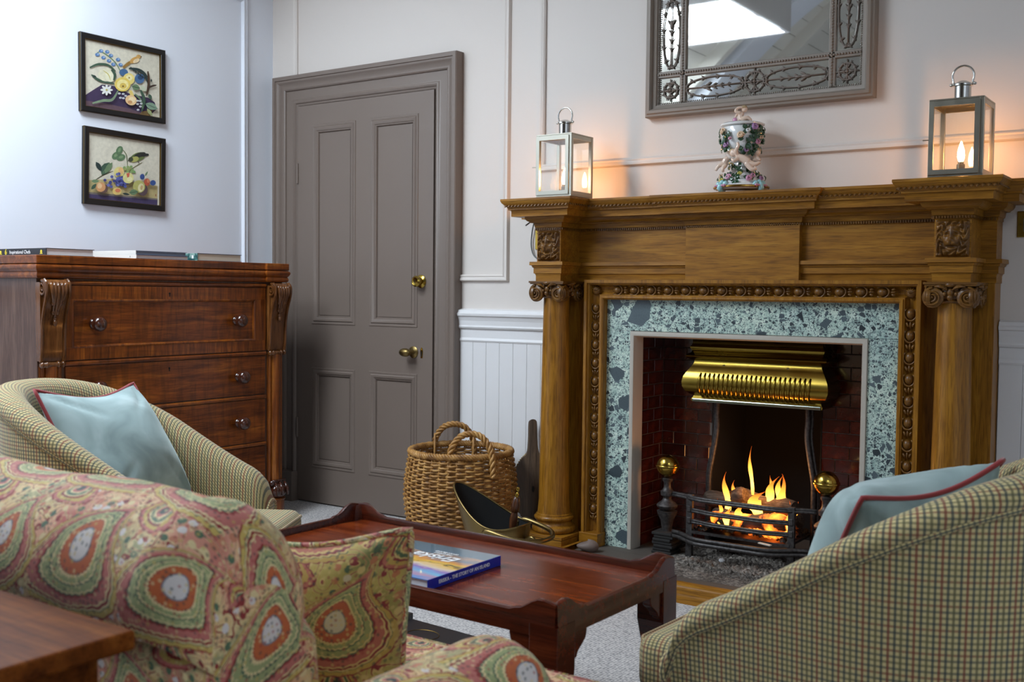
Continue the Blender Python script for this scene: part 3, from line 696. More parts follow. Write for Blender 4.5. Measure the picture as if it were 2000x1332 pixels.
# columns
CY = -.1725
def column(cx):
    c = MB(); pr = []
    for i in range(17):
        t = i/16; z = lerp(.178, 1.062, t); r = lerp(.0635, .0525, t**1.5)
        if i == 0: r += .005
        pr.append((r, z))
    c.lathe(pr, (cx, CY, 0), 40); colm = c.build('column', 'oak_z', fp, smooth=True)
    q = MB(); q.lathe([(0, .097), (.082, .097), (.089, .103), (.091, .111), (.089, .120), (.082, .126), (.078, .127), (.076, .130), (.072, .136), (.072, .142), (.074, .146), (.078, .148), (.082, .153), (.0825, .159), (.079, .165), (.074, .167), (.0735, .172), (.069, .175), (.0685, .180), (.06, .182)], (cx, CY, 0), 40)
    q.build('column_base', 'oak_z', colm, smooth='auto')
    q = MB(); q.box(cx-.099, cx+.099, CY-.099, -.09, 0, .083); q.box(cx-.102, cx+.102, CY-.102, -.09, .085, .097); q.build('plinth', 'oak_x', colm, bevel=.0015)
    cap = MB(); cap.box(cx-.083, cx+.083, CY-.083, -.089, 1.1195, 1.1265); cap.box(cx-.079, cx+.079, CY-.079, -.089, 1.114, 1.1195)
    cap.lathe([(.053, 1.058), (.058, 1.062), (.059, 1.066), (.057, 1.070), (.055, 1.071), (.066, 1.085), (.068, 1.098), (.06, 1.114), (0, 1.114)], (cx, CY, 0), 32)
    capo = cap.build('capital', 'oak_carved', colm, smooth='auto')
    for face in range(4):
        if face == 2: continue                     # the side against the pilaster
        Rf = Matrix.Rotation(face*PI/2, 4, 'Z')
        for s in (-1, 1):
            v = MB()
            v.lathe([(0, -.006), (.030, -.005), (.034, -.002), (.035, .003), (.033, .010), (0, .010)], (0, 0, 0), 26, 'y')
            sp = []; rr = []
            for i in range(64):
                t = i/63; a = PI/2+s*(-t*2*PI*2.4); r = lerp(.0320, .0050, t**.75)
                sp.append((r*math.cos(a), -.0065-.003*t, r*math.sin(a))); rr.append(lerp(.0044, .0028, t))
            v.tube(sp, rr, 6); v.ell((0, -.009, 0), (.0045, .006, .0045), 8, 6)
            lt = []                                # acanthus strand over the scroll
            for i in range(9):
                t = i/8; lt.append((-s*lerp(.008, .046, t), -.010-.006*math.sin(PI*t), .034+.006*math.sin(PI*t)-t*.010))
            v.tube(lt, [.006-.0035*abs(2*i/8-1) for i in range(9)], 6)
            v.xform(Matrix.Translation((cx, CY, 1.0775)) @ Rf @ Matrix.Translation((s*.054, -.070, 0)) @ Matrix.Rotation(s*.03, 4, 'Z'))
            v.build('volute', 'oak_carved', colm, smooth='auto')
        v = MB()                                     # centre ornament on each face
        v.ell((0, -.072, 1.094), (.011, .008, .013), 10, 6); v.ell((0, -.078, 1.118), (.017, .008, .009), 10, 6); v.ell((0, -.076, 1.077), (.010, .009, .010), 10, 6)
        for s in (-1, 1):
            v.ell((s*.017, -.074, 1.106), (.010, .006, .006), 8, 5, Matrix.Rotation(s*.6, 3, 'Y')); v.ell((s*.018, -.072, 1.088), (.007, .006, .007), 8, 5)
        v.xform(Matrix.Translation((cx, CY, 0)) @ Rf); v.build('cartouche', 'oak_carved', colm, smooth=True)
for s in (-1, 1): column(XC+s*.774)
# egg-and-dart frame round the marble
mz = 1.054; mh = .58
EP = [(XC+mh, .10), (XC+mh, mz), (XC-mh, mz), (XC-mh, .10)]
b = MB(); b.mould(EP, [(0, 0), (0, .026), (.003, .034), (.008, .037), (.014, .036), (.017, .031), (.020, .031), (.022, .016), (.032, .008), (.044, .010), (.054, .020), (.058, .026), (.059, .042), (.063, .048), (.066, .049), (.067, .056), (.079, .056), (.080, .052), (.080, 0)], lambda u, w, h: (u, -.09-h, w))
ef = b.build('carved_frame', 'oak_z', fp, smooth='auto')
e0 = MB(); e0.ell((0, 0, 0), (.0155, .017, .0185), 16, 10); eggs = []
top_n = 15; lim = mh+.04
def egg_pos():
    sp = .0746
    for i in range(top_n): yield XC+(i-(top_n-1)/2)*sp, mz+.039, 0
    for s in (-1, 1):
        for i in range(12): yield XC+s*(mh+.039), mz-.03-i*sp-.004, 1
eg = None
hus = MB()
for x, z, vert in egg_pos():
    rot = (0, 0, 0) if vert else (0, PI/2, 0)
    if eg is None:
        eg = e0.build('egg', 'oak_carved', ef, smooth=True); eg.data.transform(Matrix.Translation(ORG[ef.name])); eg.location = Vector((x, -.110, z))-ORG[ef.name]; eg.rotation_euler = rot
    else: inst(eg, 'egg', ef, (x, -.110, z), rot)
    ring = []
    for i in range(15):
        a = PI*(-.25+1.5*i/14)
        ring.append((x-.021*math.sin(a)*0+.0205*math.cos(a), -.1165, z-.0235*math.sin(a)) if vert else (x+.0235*math.sin(a), -.1165, z+.0205*math.cos(a)))
    hus.tube(ring, .0036, 5)
    c = (x, -.115, z-.0373) if vert else (x+.0373, -.115, z)
    hus.ell(c, (.004, .006, .012) if vert else (.012, .006, .004), 6, 4)
    for s in (-1, 1): hus.ell((c[0]+(s*.010 if vert else 0), c[1], c[2]+(0 if vert else s*.010)), (.005, .005, .009) if vert else (.009, .005, .005), 6, 4, Matrix.Rotation(s*(.5 if vert else -.5), 3, 'Y'))
hus.build('husk_carving', 'oak_carved', ef, smooth=True, kind='stuff')
for s in (-1, 1):
    q = MB(); q.ell((XC+s*(mh+.039), -.112, mz+.037), (.019, .013, .019), 12, 8)
    for k in range(5):
        a = k*.5-1.0; q.tube([(XC+s*(mh+.039), -.124, mz+.037), (XC+s*(mh+.039)+.018*math.sin(a), -.119, mz+.037+.018*math.cos(a))], [.004, .003], 5)
    q.build('corner_leaf', 'oak_carved', ef, smooth=True)
    x0, x1 = sorted((XC+s*(mh-.004), XC+s*(mh+.084)))
    MB().box(x0, x1, -.155, -.09, 0, .104).build('frame_plinth', 'oak_x', fp, bevel=.002)
# marble slips, stone edging
MB().box(XC-mh-.01, XC+mh+.01, -.0915, -.03, .931, mz+.01).build('marble_lintel', 'breccia', fp, bevel=.001)
for s in (-1, 1):
    x0, x1 = sorted((XC+s*(mh+.01), XC+s*.470)); MB().box(x0, x1, -.0915, -.03, .02, .9302).build('marble_jamb', 'breccia', fp, bevel=.001)
EDGE = [(0, 0), (0, .055), (.006, .071), (.014, .073), (.022, .071), (.024, .062), (.024, 0)]
b = MB(); b.mould([(XC+.448, .04), (XC+.448, .906), (XC-.448, .906), (XC-.448, .04)], EDGE, lambda u, w, h: (u, -.028-h, w))
b.build('stone_edging', 'pale_stone', fp, smooth='auto')
# firebox lining with single glazed bricks
lin = MB(); X0, X1, YBk = XC-.455, XC+.455, .168
lin.box(X0-.04, X0, -.028, YBk+.03, .0, .97); lin.box(X1, X1+.04, -.028, YBk+.03, .0, .97)
lin.box(X0, XC-.225, YBk, YBk+.03, .0, .97); lin.box(XC+.225, X1, YBk, YBk+.03, .0, .97); lin.box(XC-.225, XC+.225, YBk, YBk+.03, .70, .97)
lin.box(X0-.04, X1+.04, -.028, YBk+.03, .97, .982)
lining = lin.build('firebox_lining', 'mortar', fp)
cav = MB(); cav.box(XC-.245, XC-.225, YBk+.03, .50, .0, .95); cav.box(XC+.225, XC+.245, YBk+.03, .50, .0, .95); cav.box(XC-.245, XC+.245, .50, .52, 0, .95); cav.box(XC-.245, XC+.245, YBk+.03, .52, .95, .97)
cav.box(XC-.2268, XC-.2225, YBk-.0045, .5, 0, .95); cav.box(XC+.2225, XC+.2268, YBk-.0045, .5, 0, .95); cav.build('flue_cavity', 'soot', fp)
bcache = {}
def brick(kind, ln, loc):
    key = (kind, round(ln, 4))
    if key in bcache: inst(bcache[key], 'brick', lining, loc); return
    q = MB()
    if kind == 'back': q.box(.0, ln, -.004, .0, 0, .0475)
    elif kind == 'left': q.box(0, .004, 0, ln, 0, .0475)
    else: q.box(-.004, 0, 0, ln, 0, .0475)
    o = q.build('brick', 'glazed_brick', lining, bevel=.0012, seg=1); o.location = Vector(loc)
    # mesh was shifted by the parent's origin: undo, location is in parent space
    o.data.transform(Matrix.Translation(ORG[lining.name])); o.location = Vector(loc)-ORG[lining.name]
    bcache[key] = o
def course(kind, a0, a1, fixed, z, shift):
    a = a0; J = .003; L = .107; first = L if not shift else L*.5
    ln = first
    while a < a1-.012:
        w = min(ln, a1-a)
        loc = (a, fixed, z) if kind == 'back' else (fixed, a, z)
        brick(kind, w-J, loc); a += w; ln = L
for r in range(18):
    z = .052+r*.0505
    course('left', -.026, YBk-.004, X0, z, r % 2); course('right', -.026, YBk-.004, X1, z, r % 2)
    course('back', X0+.004, XC-.227, YBk, z, (r+1) % 2); course('back', XC+.229, X1-.004, YBk, z, r % 2)
# hearth with oak kerb
MB().box(XC-.635, XC+.635, -.465, -.155, 0, .050).build('hearth_slab', 'hearth_stone', fp, bevel=.002)
MB().box(XC-.575, XC+.575, -.155, .5, 0, .050).build('back_hearth', 'hearth_stone', fp)
KB = [(0, 0), (.040, 0), (.040, .022), (.036, .030), (.034, .036), (.036, .046), (.034, .056), (.026, .064), (.012, .068), (0, .068)]
b = MB(); b.mould([(XC-.64, -.16), (XC-.64, -.47), (XC+.64, -.47), (XC+.64, -.16)], KB, XYZ)
b.build('hearth_kerb', 'oak_x', fp, smooth='auto')

# ------------------------------------------------------------ brass hood
hood = thing('chimney_hood', 'polished brass fire hood with gadrooned bulge above the fire', 'fire hood', (XC, .1, .65))
HP = [(XC-.262, YBk-.006), (XC-.262, .05), (XC+.262, .05), (XC+.262, YBk-.006)]
HPR = [(-.002, .652), (.004, .652), (.006, .660), (.0, .668), (-.003, .676), (.010, .682), (.024, .694), (.033, .712), (.035, .730), (.030, .752), (.018, .774), (.006, .792), (-.002, .806), (-.003, .815), (.010, .820), (.021, .828), (.024, .834), (.020, .841), (.008, .847), (.004, .856), (.009, .864), (.011, .870), (.006, .877), (.003, .886), (.003, .925)]
b = MB(); b.mould(HP, HPR, XYZ, False, False); hb = b.build('hood_body', 'brass_hood', hood, smooth='auto', autos=50)
so = hb.modifiers.new('thick', 'SOLIDIFY'); so.thickness = .003; so.offset = -1
g = MB()
for i in range(24):
    x = XC+lerp(-.222, .222, i/23)
    g.tube([(x+(.004*(z_-.72)/.04), .05-o_-.0005, z_) for o_, z_ in ((.004, .679), (.021, .691), (.033, .712), (.035, .730), (.031, .750), (.022, .768))], [.004, .0062, .0066, .0066, .006, .003], 8)
g.build('gadroons', 'brass_hood', hb, smooth=True)
for s in (-1, 1):
    q = MB()
    for k in range(5):
        a = -.9+k*.42
        q.tube(catmull([(XC+s*.272, .038, .69), (XC+s*(.276+.012*math.sin(a)), .030, .715), (XC+s*(.268+.02*math.sin(a)), .022+.018*abs(a), .74), (XC+s*(.258+.018*math.sin(a)), .036, .772)], 4), [.003]+[.0055]*10+[.003]*2, 6)
    q.build('corner_leaf', 'brass_hood', hb, smooth=True)
MB().box(XC-.262, XC+.262, .040, .054, .650, .664).build('hood_lip', 'steel_edge', hood, bevel=.003)
for x in (-.13, .13): MB().lathe([(0, 0), (.006, 0), (.006, .003), (.003, .005), (0, .005)], (XC+x, .047, .798), 12, 'y').build('screw', 'brass_old', hood, smooth='auto')

# ------------------------------------------------------------ grate, firedogs, logs, fire
gr = thing('fire_grate', 'black iron fire grate with serpentine uprights and bowed bars', 'fire grate', (XC, 0, .05))
for s in (-1, 1):
    path = catmull([(XC+s*x, .12, z) for x, z in ((.185, .66), (.188, .60), (.186, .53), (.20, .44), (.214, .36), (.216, .28), (.216, .05))], 5)
    q = MB(); q.tube(path, .011, 8); q.tube([(p.x+s*.013, p.y+.01, p.z) for p in path], .007, 6); q.build('upright', 'iron', gr, smooth=True)
    q = MB(); q.box(XC+s*.205-.013, XC+s*.205+.013, -.088, -.070, .05, .30)
    for z in (.20, .245): q.box(XC+s*.205-.008, XC+s*.205+.008, -.092, -.088, z-.012, z+.012)
    q.build('post', 'iron', gr, bevel=.002)
def bowed(name, xh, z, y0, yb, r, n2=2, dz=.009, ends=None):
    pts = []
    for i in range(25):
        u = -1+2*i/24; w = math.cos(u*PI/2)**.8 if abs(u) < 1 else 0
        e = 0
        pts.append((XC+u*xh, y0-(yb)*smoothstep(1, .45, abs(u)), z))
    q = MB()
    for k in range(n2): q.tube([(p[0], p[1]-.002*(k % 2), p[2]-k*dz) for p in pts], r, 8)
    q.build(name, 'iron', gr, smooth=True)
bowed('bar', .290, .292, -.055, .050, .0065, 2, .008)
bowed('bar', .20, .243, -.082, .024, .0055, 2, .008)
bowed('bar', .20, .200, -.082, .024, .0055, 2, .008)
bowed('fender_bar', .275, .146, -.085, .080, .0085, 2, .016)
MB().box(XC-.20, XC+.20, -.09, .16, .150, .160).build('fire_bed', 'iron', gr)
def firedog(cx, label):
    d = thing('firedog', label, 'firedog', (cx, -.052, .05), group='firedogs')
    q = MB(); q.lathe([(0, .215), (.020, .215), (.026, .222), (.040, .232), (.0425, .240), (.036, .248), (.022, .258), (.016, .268), (.018, .276), (.026, .280), (.027, .296), (.020, .302), (.015, .312), (.014, .330), (.020, .338), (.021, .346), (.012, .352), (0, .352)], (cx, -.052, 0), 24)
    q.build('stem', 'iron', d, smooth='auto')
    q = MB(); q.lathe([(0, .12), (.022, .12), (.020, .145), (.026, .18), (.038, .205), (.041, .218), (0, .22)], (cx, -.052, 0), 20); q.build('urn', 'iron', d, smooth='auto')
    q = MB()
    for k in range(7): q.box(cx-.045+.004*(k % 3), cx+.047-.005*((k+1) % 3), -.098+.003*(k % 2), -.008-.004*(k % 2), .05+.0125*k, .0618+.0125*k)
    q.build('foot', 'charred', d, bevel=.003)
    q = MB(); q.ell((cx, -.052, .397), .0455, 28, 18); q.lathe([(.045, .391), (.0485, .393), (.049, .397), (.0485, .401), (.045, .403)], (cx, -.052, 0), 28)
    q.build('ball_finial', 'brass', d, smooth=True)
    MB().box(cx-.012, cx+.012, -.010, .14, .06, .08).build('log_bar', 'iron', d, bevel=.002)
firedog(XC-.317, 'left iron firedog with a brass ball finial on a charred foot'); firedog(XC+.322, 'right iron firedog with a brass ball, next to the armchair cushion')
def log(p0, p1, r, label, mat='log_bark'):
    P0, P1 = Vector(p0), Vector(p1); n_ = 14; q = MB(); path = []; rad = []
    for i in range(n_+1):
        t = i/n_; path.append(P0.lerp(P1, t)+Vector((0, 0, .006*math.sin(5*t+r*90)))); rad.append(r*(1+.12*math.sin(9*t+r*200)+random.uniform(-.05, .05)))
    rad[0] *= .9; rad[-1] *= .85
    M = P0; b0 = q; b0.tube(path, rad, 11)
    return tag(q.build('log', mat, None, smooth='auto', loc=tuple(P0)), label, 'log', 'burning logs')
log((XC-.205, .07, .262), (XC-.03, .05, .292), .030, 'pale grey log end at the left of the fire')
log((XC-.10, .12, .285), (XC+.18, .02, .268), .030, 'charred log lying across the grate')
log((XC-.15, .03, .205), (XC+.16, -.01, .213), .033, 'front log glowing behind the grate bars', 'coal')
log((XC-.02, .13, .215), (XC+.19, .05, .216), .028, 'short log at the back right of the fire')
random.seed(3)
def heap(name, mat, x0, x1, y0, y1, base, hf, nu, nv, label, cat):
    b = MB()
    def f(a, c):
        x, y = lerp(x0, x1, a), lerp(y0, y1, c); return (x, y, base+hf(a, c, x, y))
    b.grid(nu, nv, f)
    return tag(b.build(name, mat, None, smooth=False, loc=((x0+x1)/2, (y0+y1)/2, base)), label, cat, kind='stuff')
def rnd(s): return random.uniform(-s, s)
heap('coals', 'coal', XC-.19, XC+.19, -.085, .155, .161, lambda a, c, x, y: .020+rnd(.011)-.014*(abs(2*a-1)**3), 46, 34, 'heap of grey embers in the fire grate', 'embers')
heap('ash', 'ash', XC-.30, XC+.42, -.36, .15, .0505, lambda a, c, x, y: max(0, (.014+rnd(.009)+.010*math.sin(9*a)*math.sin(7*c))*smoothstep(0, .22, a)*smoothstep(1, .8, a)*smoothstep(0, .35, c)*smoothstep(1.02, .9, c)), 90, 60, 'grey wood ash scattered on the hearth', 'ash')
# flames
fl = thing('fire', 'orange flames rising from the logs', 'flames', (XC, .05, .2))
def flame(x, y, z, h, w, lean=0, seed=0, flat=.5):
    rr = random.Random(seed); q = MB(); n_ = 16; path = []; rad = []
    ph = rr.uniform(0, 6)
    for i in range(n_+1):
        t = i/n_
        path.append((x+lean*t+w*.9*t*math.sin(ph+5.2*t), y+w*.4*math.sin(ph*2+4*t), z+h*t)); rad.append(max(.0006, w*(math.sin(PI*min(1, t*.82+.16))**1.2)*(1-t)**.35*(1+.2*math.sin(ph+11*t))))
    q.tube(path, rad, 10, flat=flat); q.build('flame', 'flame', fl, smooth=True)
for a in ((-.098, .03, .215, .17, .017, .0, 1), (-.115, .0, .18, .10, .013, 0, 2), (-.075, -.02, .175, .085, .016, 0, 11), (-.005, .06, .30, .19, .010, -.012, 3), (.062, .05, .25, .135, .021, .035, 4), (.125, .04, .215, .185, .022, -.012, 5), (.150, .0, .175, .13, .014, .02, 6), (.035, .02, .235, .09, .034, 0, 7), (.10, .06, .27, .12, .014, .01, 13), (-.085, .06, .25, .10, .013, .01, 14), (.045, .08, .29, .09, .010, .02, 15), (-.03, .0, .20, .07, .018, .0, 16), (.12, -.01, .178, .10, .013, 0, 8), (.175, .04, .20, .10, .012, 0, 9), (.0, .05, .24, .05, .03, .0, 10)):
    flame(XC+a[0], *a[1:])
pl = bpy.data.lights.new('fire_glow', 'POINT'); pl.energy = 2.6; pl.color = (1, .42, .12); pl.shadow_soft_size = .06
plo = bpy.data.objects.new('fire_glow', pl); col.objects.link(plo); plo.location = (XC+.03, .02, .36)
tag(MB().box(0, .055, -.006, .006, 0, .004).xform(Matrix.Translation((XC+.10, -.13, .160)) @ Matrix.Rotation(-.3, 4, 'Z')).build('kindling', 'paper_cream', None, loc=(XC+.12, -.13, .16)), 'pale scrap of kindling on the grate front', 'kindling')
q = MB(); q.ell((0, 0, 0), (.013, .011, .009), 8, 6)
for i, p in enumerate(q.v): q.v[i] = (p[0]*random.uniform(.85, 1.1), p[1]*random.uniform(.85, 1.1), p[2])
q.xform(Matrix.Translation((2.585, -.115, .070))); tag(q.build('pebble', 'paper', None, loc=(2.585, -.115, .06)), 'white lump lying in the ash under the grate', 'stone')

# ============================================================ mirror
mr = thing('wall_mirror', 'large grey-brown framed mirror with leaf ornament above the mantelpiece', 'mirror', (XC, -.02, 1.782))
MZ0, MZ1 = 1.782, 3.06
def mrect(h, z0=None): 
    d = .452-h
    return [(XC-h, MZ0+d), (XC+h, MZ0+d), (XC+h, MZ1-d), (XC-h, MZ1-d)]
FPROF = [(0, 0), (0, .034), (-.003, .040), (-.010, .042), (-.014, .048), (-.024, .050), (-.030, .044), (-.032, .036), (-.036, .034), (-.044, .030), (-.046, .024), (-.048, .024), (-.048, .010)]
b = MB(); b.mould(mrect(.452), FPROF, XZ, True); b.build('outer_frame', 'mirror_frame', mr, smooth='auto')
MB().box(XC-.45, XC+.45, -.012, -.002, MZ0+.002, MZ1-.002).build('mirror_glass', 'mirror_glass', mr)
def bar(x0, z0, x1, z1):
    q = MB(); d = Vector((x1-x0, 0, z1-z0)); L = d.length; d.normalize(); nrm = Vector((-d.z, 0, d.x))*.0125
    P = [Vector((x0, -.014, z0))-nrm, Vector((x1, -.014, z1))-nrm, Vector((x1, -.014, z1))+nrm, Vector((x0, -.014, z0))+nrm]
    q.prism([(p.x, p.z) for p in P], XZ, .0125, .024); o = q.build('glazing_bar', 'mirror_frame', mr, bevel=.003)
    w = MB(); n_ = int(L/.0105)
    for i in range(n_):
        t = (i+.5)/n_; w.ell((lerp(x0, x1, t), -.026, lerp(z0, z1, t)), .0046, 7, 5)
    w.build('beading', 'mirror_frame', o, smooth=True, kind='stuff')
IB = .296; ZB0, ZB1 = MZ0+.165, MZ1-.165
bar(XC-.404, ZB0, XC+.404, ZB0); bar(XC-.404, ZB1, XC+.404, ZB1); bar(XC-IB, MZ0+.05, XC-IB, MZ1-.05); bar(XC+IB, MZ0+.05, XC+IB, MZ1-.05)
w = MB()
for h_ in (.400,):
    R_ = mrect(h_)
    for (a, c) in zip(R_, R_[1:]+R_[:1]):
        L = math.hypot(c[0]-a[0], c[1]-a[1]); n_ = int(L/.008)
        for i in range(n_):
            t = i/n_; w.ell((lerp(a[0], c[0], t), -.022, lerp(a[1], c[1], t)), (.0034,)*3, 6, 4)
w.build('pearl_beading', 'mirror_frame', mr, smooth=True, kind='stuff')
YO = -.018
def husk(q, x, z, ang, s=1.0):
    R = Matrix.Rotation(-ang, 3, 'Y')
    q.ell((x, YO, z), (.0045*s, .0045, .011*s), 7, 5, R)
    for k in (-1, 1):
        v = R @ Vector((k*.006*s, 0, .006*s)); q.ell((x+v.x, YO, z+v.z), (.0028*s, .003, .008*s), 6, 4, Matrix.Rotation(-ang+k*.5, 3, 'Y'))
def almond(cx, cz, hl, hw, vert, flip=1):
    q = MB(); pts = {}
    def m(a, c): return (cx+c, YO, cz+a) if vert else (cx+a, YO, cz+c)
    for s in (-1, 1):
        pth = [m(hl*math.cos(t*PI), s*hw*math.sin(t*PI)**.8) for t in [i/24 for i in range(25)]]
        q.tube(pth, .0030, 6)
        for i in range(3, 24, 4):
            p, p2 = pth[i], pth[i-1]; husk(q, p[0], p[2], math.atan2(p2[0]-p[0], p2[2]-p[2]), .9)
    q.tube([m(-hl, 0), m(hl, 0)], .0026, 6)
    for k, sc in ((-.45, .9), (-.2, 1.0), (.05, 1.2), (.3, 1.7)):
        p = m(k*hl*flip, 0); husk(q, p[0], p[2], (0 if vert else PI/2) if flip > 0 else (PI if vert else -PI/2), sc)
    q.build('husk_ornament', 'plaster_leaf', mr, smooth=True)
def rosette(cx, cz, r):
    q = MB(); q.tube([(cx+r*math.cos(a), YO, cz+r*math.sin(a)) for a in [2*PI*i/28 for i in range(28)]], .0034, 6, closed=True)
    for k in range(4):
        a = k*PI/2; q.tube([(cx, YO, cz), (cx+r*1.45*math.cos(a), YO, cz+r*1.45*math.sin(a))], .0028, 6); husk(q, cx+r*.5*math.cos(a), cz+r*.5*math.sin(a), PI/2-a, 1.1)
    for k in range(8):
        a = k*PI/4+.4; husk(q, cx+r*math.cos(a), cz+r*math.sin(a), -a, .8)
    q.ell((cx, YO-.002, cz), .006, 8, 6); q.build('rosette', 'plaster_leaf', mr, smooth=True)
for zc in (MZ0+.102, MZ1-.102):
    rosette(XC, zc, .037)
    almond(XC-.163, zc, .118, .037, False, -1); almond(XC+.163, zc, .118, .037, False, 1)
    for s in (-1, 1): rosette(XC+s*.35, zc, .030)
for s in (-1, 1):
    z = ZB0+.02
    for k in range(3):
        almond(XC+s*.35, z+.135, .13, .036, True, 1); z += .275
        if k < 2: q = MB(); q.ell((XC+s*.35, YO, z), (.012, .006, .012), 10, 6); q.build('roundel', 'plaster_leaf', mr, smooth=True); z += .02

# ============================================================ lanterns
def lantern(cx, cy, z0, label):
    L = thing('lantern', label, 'lantern', (cx, cy, z0), group='lanterns on the mantelpiece')
    W = .083; H0, H1 = .008, .248
    q = MB(); q.box(cx-.066, cx+.066, cy-.066, cy+.066, z0, z0+.006); q.box(cx-W, cx+W, cy-W, cy+W, z0+.006, z0+.011); q.build('base_plate', 'nickel', L, bevel=.001)
    for sx in (-1, 1):
        for sy in (-1, 1):
            MB().box(cx+sx*(W-.007)-.007, cx+sx*(W-.007)+.007, cy+sy*(W-.007)-.007, cy+sy*(W-.007)+.007, z0+.011, z0+H1).build('corner_post', 'nickel', L, bevel=.001)
    q = MB()
    for z in (z0+.011, z0+H1-.016):
        for s in (-1, 1):
            q.box(cx-W+.012, cx+W-.012, cy+s*(W-.004)-.003, cy+s*(W-.004)+.003, z, z+.016); q.box(cx+s*(W-.004)-.003, cx+s*(W-.004)+.003, cy-W+.012, cy+W-.012, z, z+.016)
    q.build('rail', 'nickel', L, bevel=.001)
    q = MB(); q.box(cx-W, cx+W, cy-W, cy+W, z0+H1, z0+H1+.005); q.build('top_plate', 'nickel', L, bevel=.001)
    # hinged door frame on the front
    q = MB(); F = W+.0035
    q.mould([(cx-W+.002, z0+.014), (cx+W-.012, z0+.014), (cx+W-.012, z0+H1-.004), (cx-W+.002, z0+H1-.004)], [(0, 0), (0, .004), (-.015, .004), (-.015, 0)], lambda u, w, h: (u, cy-W-.0005-h, w), True)
    d = q.build('door', 'nickel', L)
    MB().tube([(cx-W-.016, cy-W-.003, z0+.125), (cx-W+.006, cy-W-.003, z0+.125)], .002, 6).build('latch', 'nickel', d)
    for s in (-1, 1):
        MB().box(cx+s*(W-.005)-.0008, cx+s*(W-.005)+.0008, cy-W+.013, cy+W-.013, z0+.026, z0+H1-.015).build('pane', 'glass', L)
        MB().box(cx-W+.013, cx+W-.013, cy+s*(W-.005)-.0008, cy+s*(W-.005)+.0008, z0+.026, z0+H1-.015).build('pane', 'glass', L)
    ch = MB(); ch.lathe([(.030, H1+.005), (.028, H1+.008), (.0255, H1+.009), (.0255, H1+.052), (.031, H1+.054), (.031, H1+.059), (.024, H1+.064), (.012, H1+.070), (0, H1+.071)], (cx, cy, z0), 28)
    ch.build('chimney', 'chrome', L, smooth='auto')
    hd = []
    for i in range(29):
        a = PI*(-.16+1.32*i/28); hd.append((cx+.033*math.cos(a), cy, z0+H1+.086+.033*math.sin(a)+(0 if 0 < i < 28 else -.004)))
    hd = [(cx+.033, cy, z0+H1+.062)]+hd+[(cx-.033, cy, z0+H1+.062)]
    q = MB(); q.tube(hd, .0034, 8)
    for s in (-1, 1): q.ell((cx+s*.036, cy, z0+H1+.060), (.006, .005, .005), 8, 6)
    q.build('handle', 'chrome', L, smooth=True)
    q = MB(); q.lathe([(0, .011), (.013, .011), (.013, .030), (.0145, .031), (.0145, .036), (.013, .037), (.013, .052), (.009, .053), (.009, .060), (0, .060)], (cx, cy, z0), 18); s_ = q.build('candle_socket', 'bulb_base', L, smooth='auto')
    q = MB(); q.lathe([(.006, .060), (.009, .066), (.0112, .076), (.0114, .085), (.0092, .100), (.0052, .114), (.0024, .123), (0, .127)], (cx, cy, z0), 18); q.build('candle_bulb', 'bulb_glow', L, smooth=True)
    return L
lantern(XC-.774+.052, -.205, 1.455, 'nickel glass lantern with lit candle bulb at the left end of the mantel')
lantern(XC+.774+.012, -.205, 1.455, 'nickel glass lantern with lit candle bulb at the right end of the mantel')

# ============================================================ porcelain vase
VX, VY, VZ = XC-.006, -.108, 1.455
va = thing('porcelain_vase', 'white porcelain lidded vase with roses and cherubs on the mantelpiece', 'vase', (VX, VY, VZ))
def vl(prof, name, mat, par=va, n=40): return MB().lathe(prof, (VX, VY, VZ), n).build(name, mat, par, smooth='auto')
vl([(0, .012), (.092, .012), (.100, .018), (.102, .024), (.094, .030), (.088, .034), (.084, .044), (.076, .052), (.060, .062), (.048, .076), (.038, .090), (.032, .104), (.030, .114), (0, .114)], 'base', 'porcelain')
vl([(0, .112), (.034, .114), (.046, .124), (.058, .142), (.068, .165), (.0745, .19), (.0765, .212), (.0755, .232), (.072, .244), (.066, .246), (0, .246)], 'body', 'porcelain')
lid = vl([(0, .245), (.070, .246), (.080, .250), (.081, .255), (.074, .259), (.050, .263), (.022, .267), (0, .268)], 'lid', 'porcelain')
vl([(.1005, .0165), (.1035, .019), (.1035, .023), (.1005, .0255)], 'gilt_line', 'porcelain_gold')
for k in range(4):
    a = PI/4+k*PI/2+.35; q = MB(); c, s = math.cos(a), math.sin(a)
    P = lambda r, z: (VX+r*c, VY+r*s, VZ+z)
    q.tube([P(.085, .030), P(.100, .026), P(.106, .014), P(.098, .004), P(.092, .006)], [.012, .013, .011, .008, .006], 8)
    for j in (-1, 0, 1): q.ell((VX+(.094)*c-j*.018*s, VY+.094*s+j*.018*c, VZ+.034-.004*abs(j)), (.011, .011, .012), 8, 6)
    q.build('scroll_foot', 'porcelain_blue', va, smooth=True)
    q = MB()
    for j in (-2, -1, 1, 2): q.ell((VX+.103*c-j*.011*s, VY+.103*s+j*.011*c, VZ+.024), (.007, .007, .005), 7, 5)
    q.build('pink_edging', 'porcelain_pink', va, smooth=True)
rr = random.Random(5)
def body_r(z): return interp([(.03, .094), (.052, .080), (.076, .052), (.112, .036), (.124, .048), (.142, .060), (.165, .070), (.19, .0765), (.212, .0785), (.244, .074)], z)
def on_vase(a, z, out=0.0):
    r = body_r(z)+out; return Vector((VX+r*math.cos(a), VY+r*math.sin(a), VZ+z))
leaf_src = []
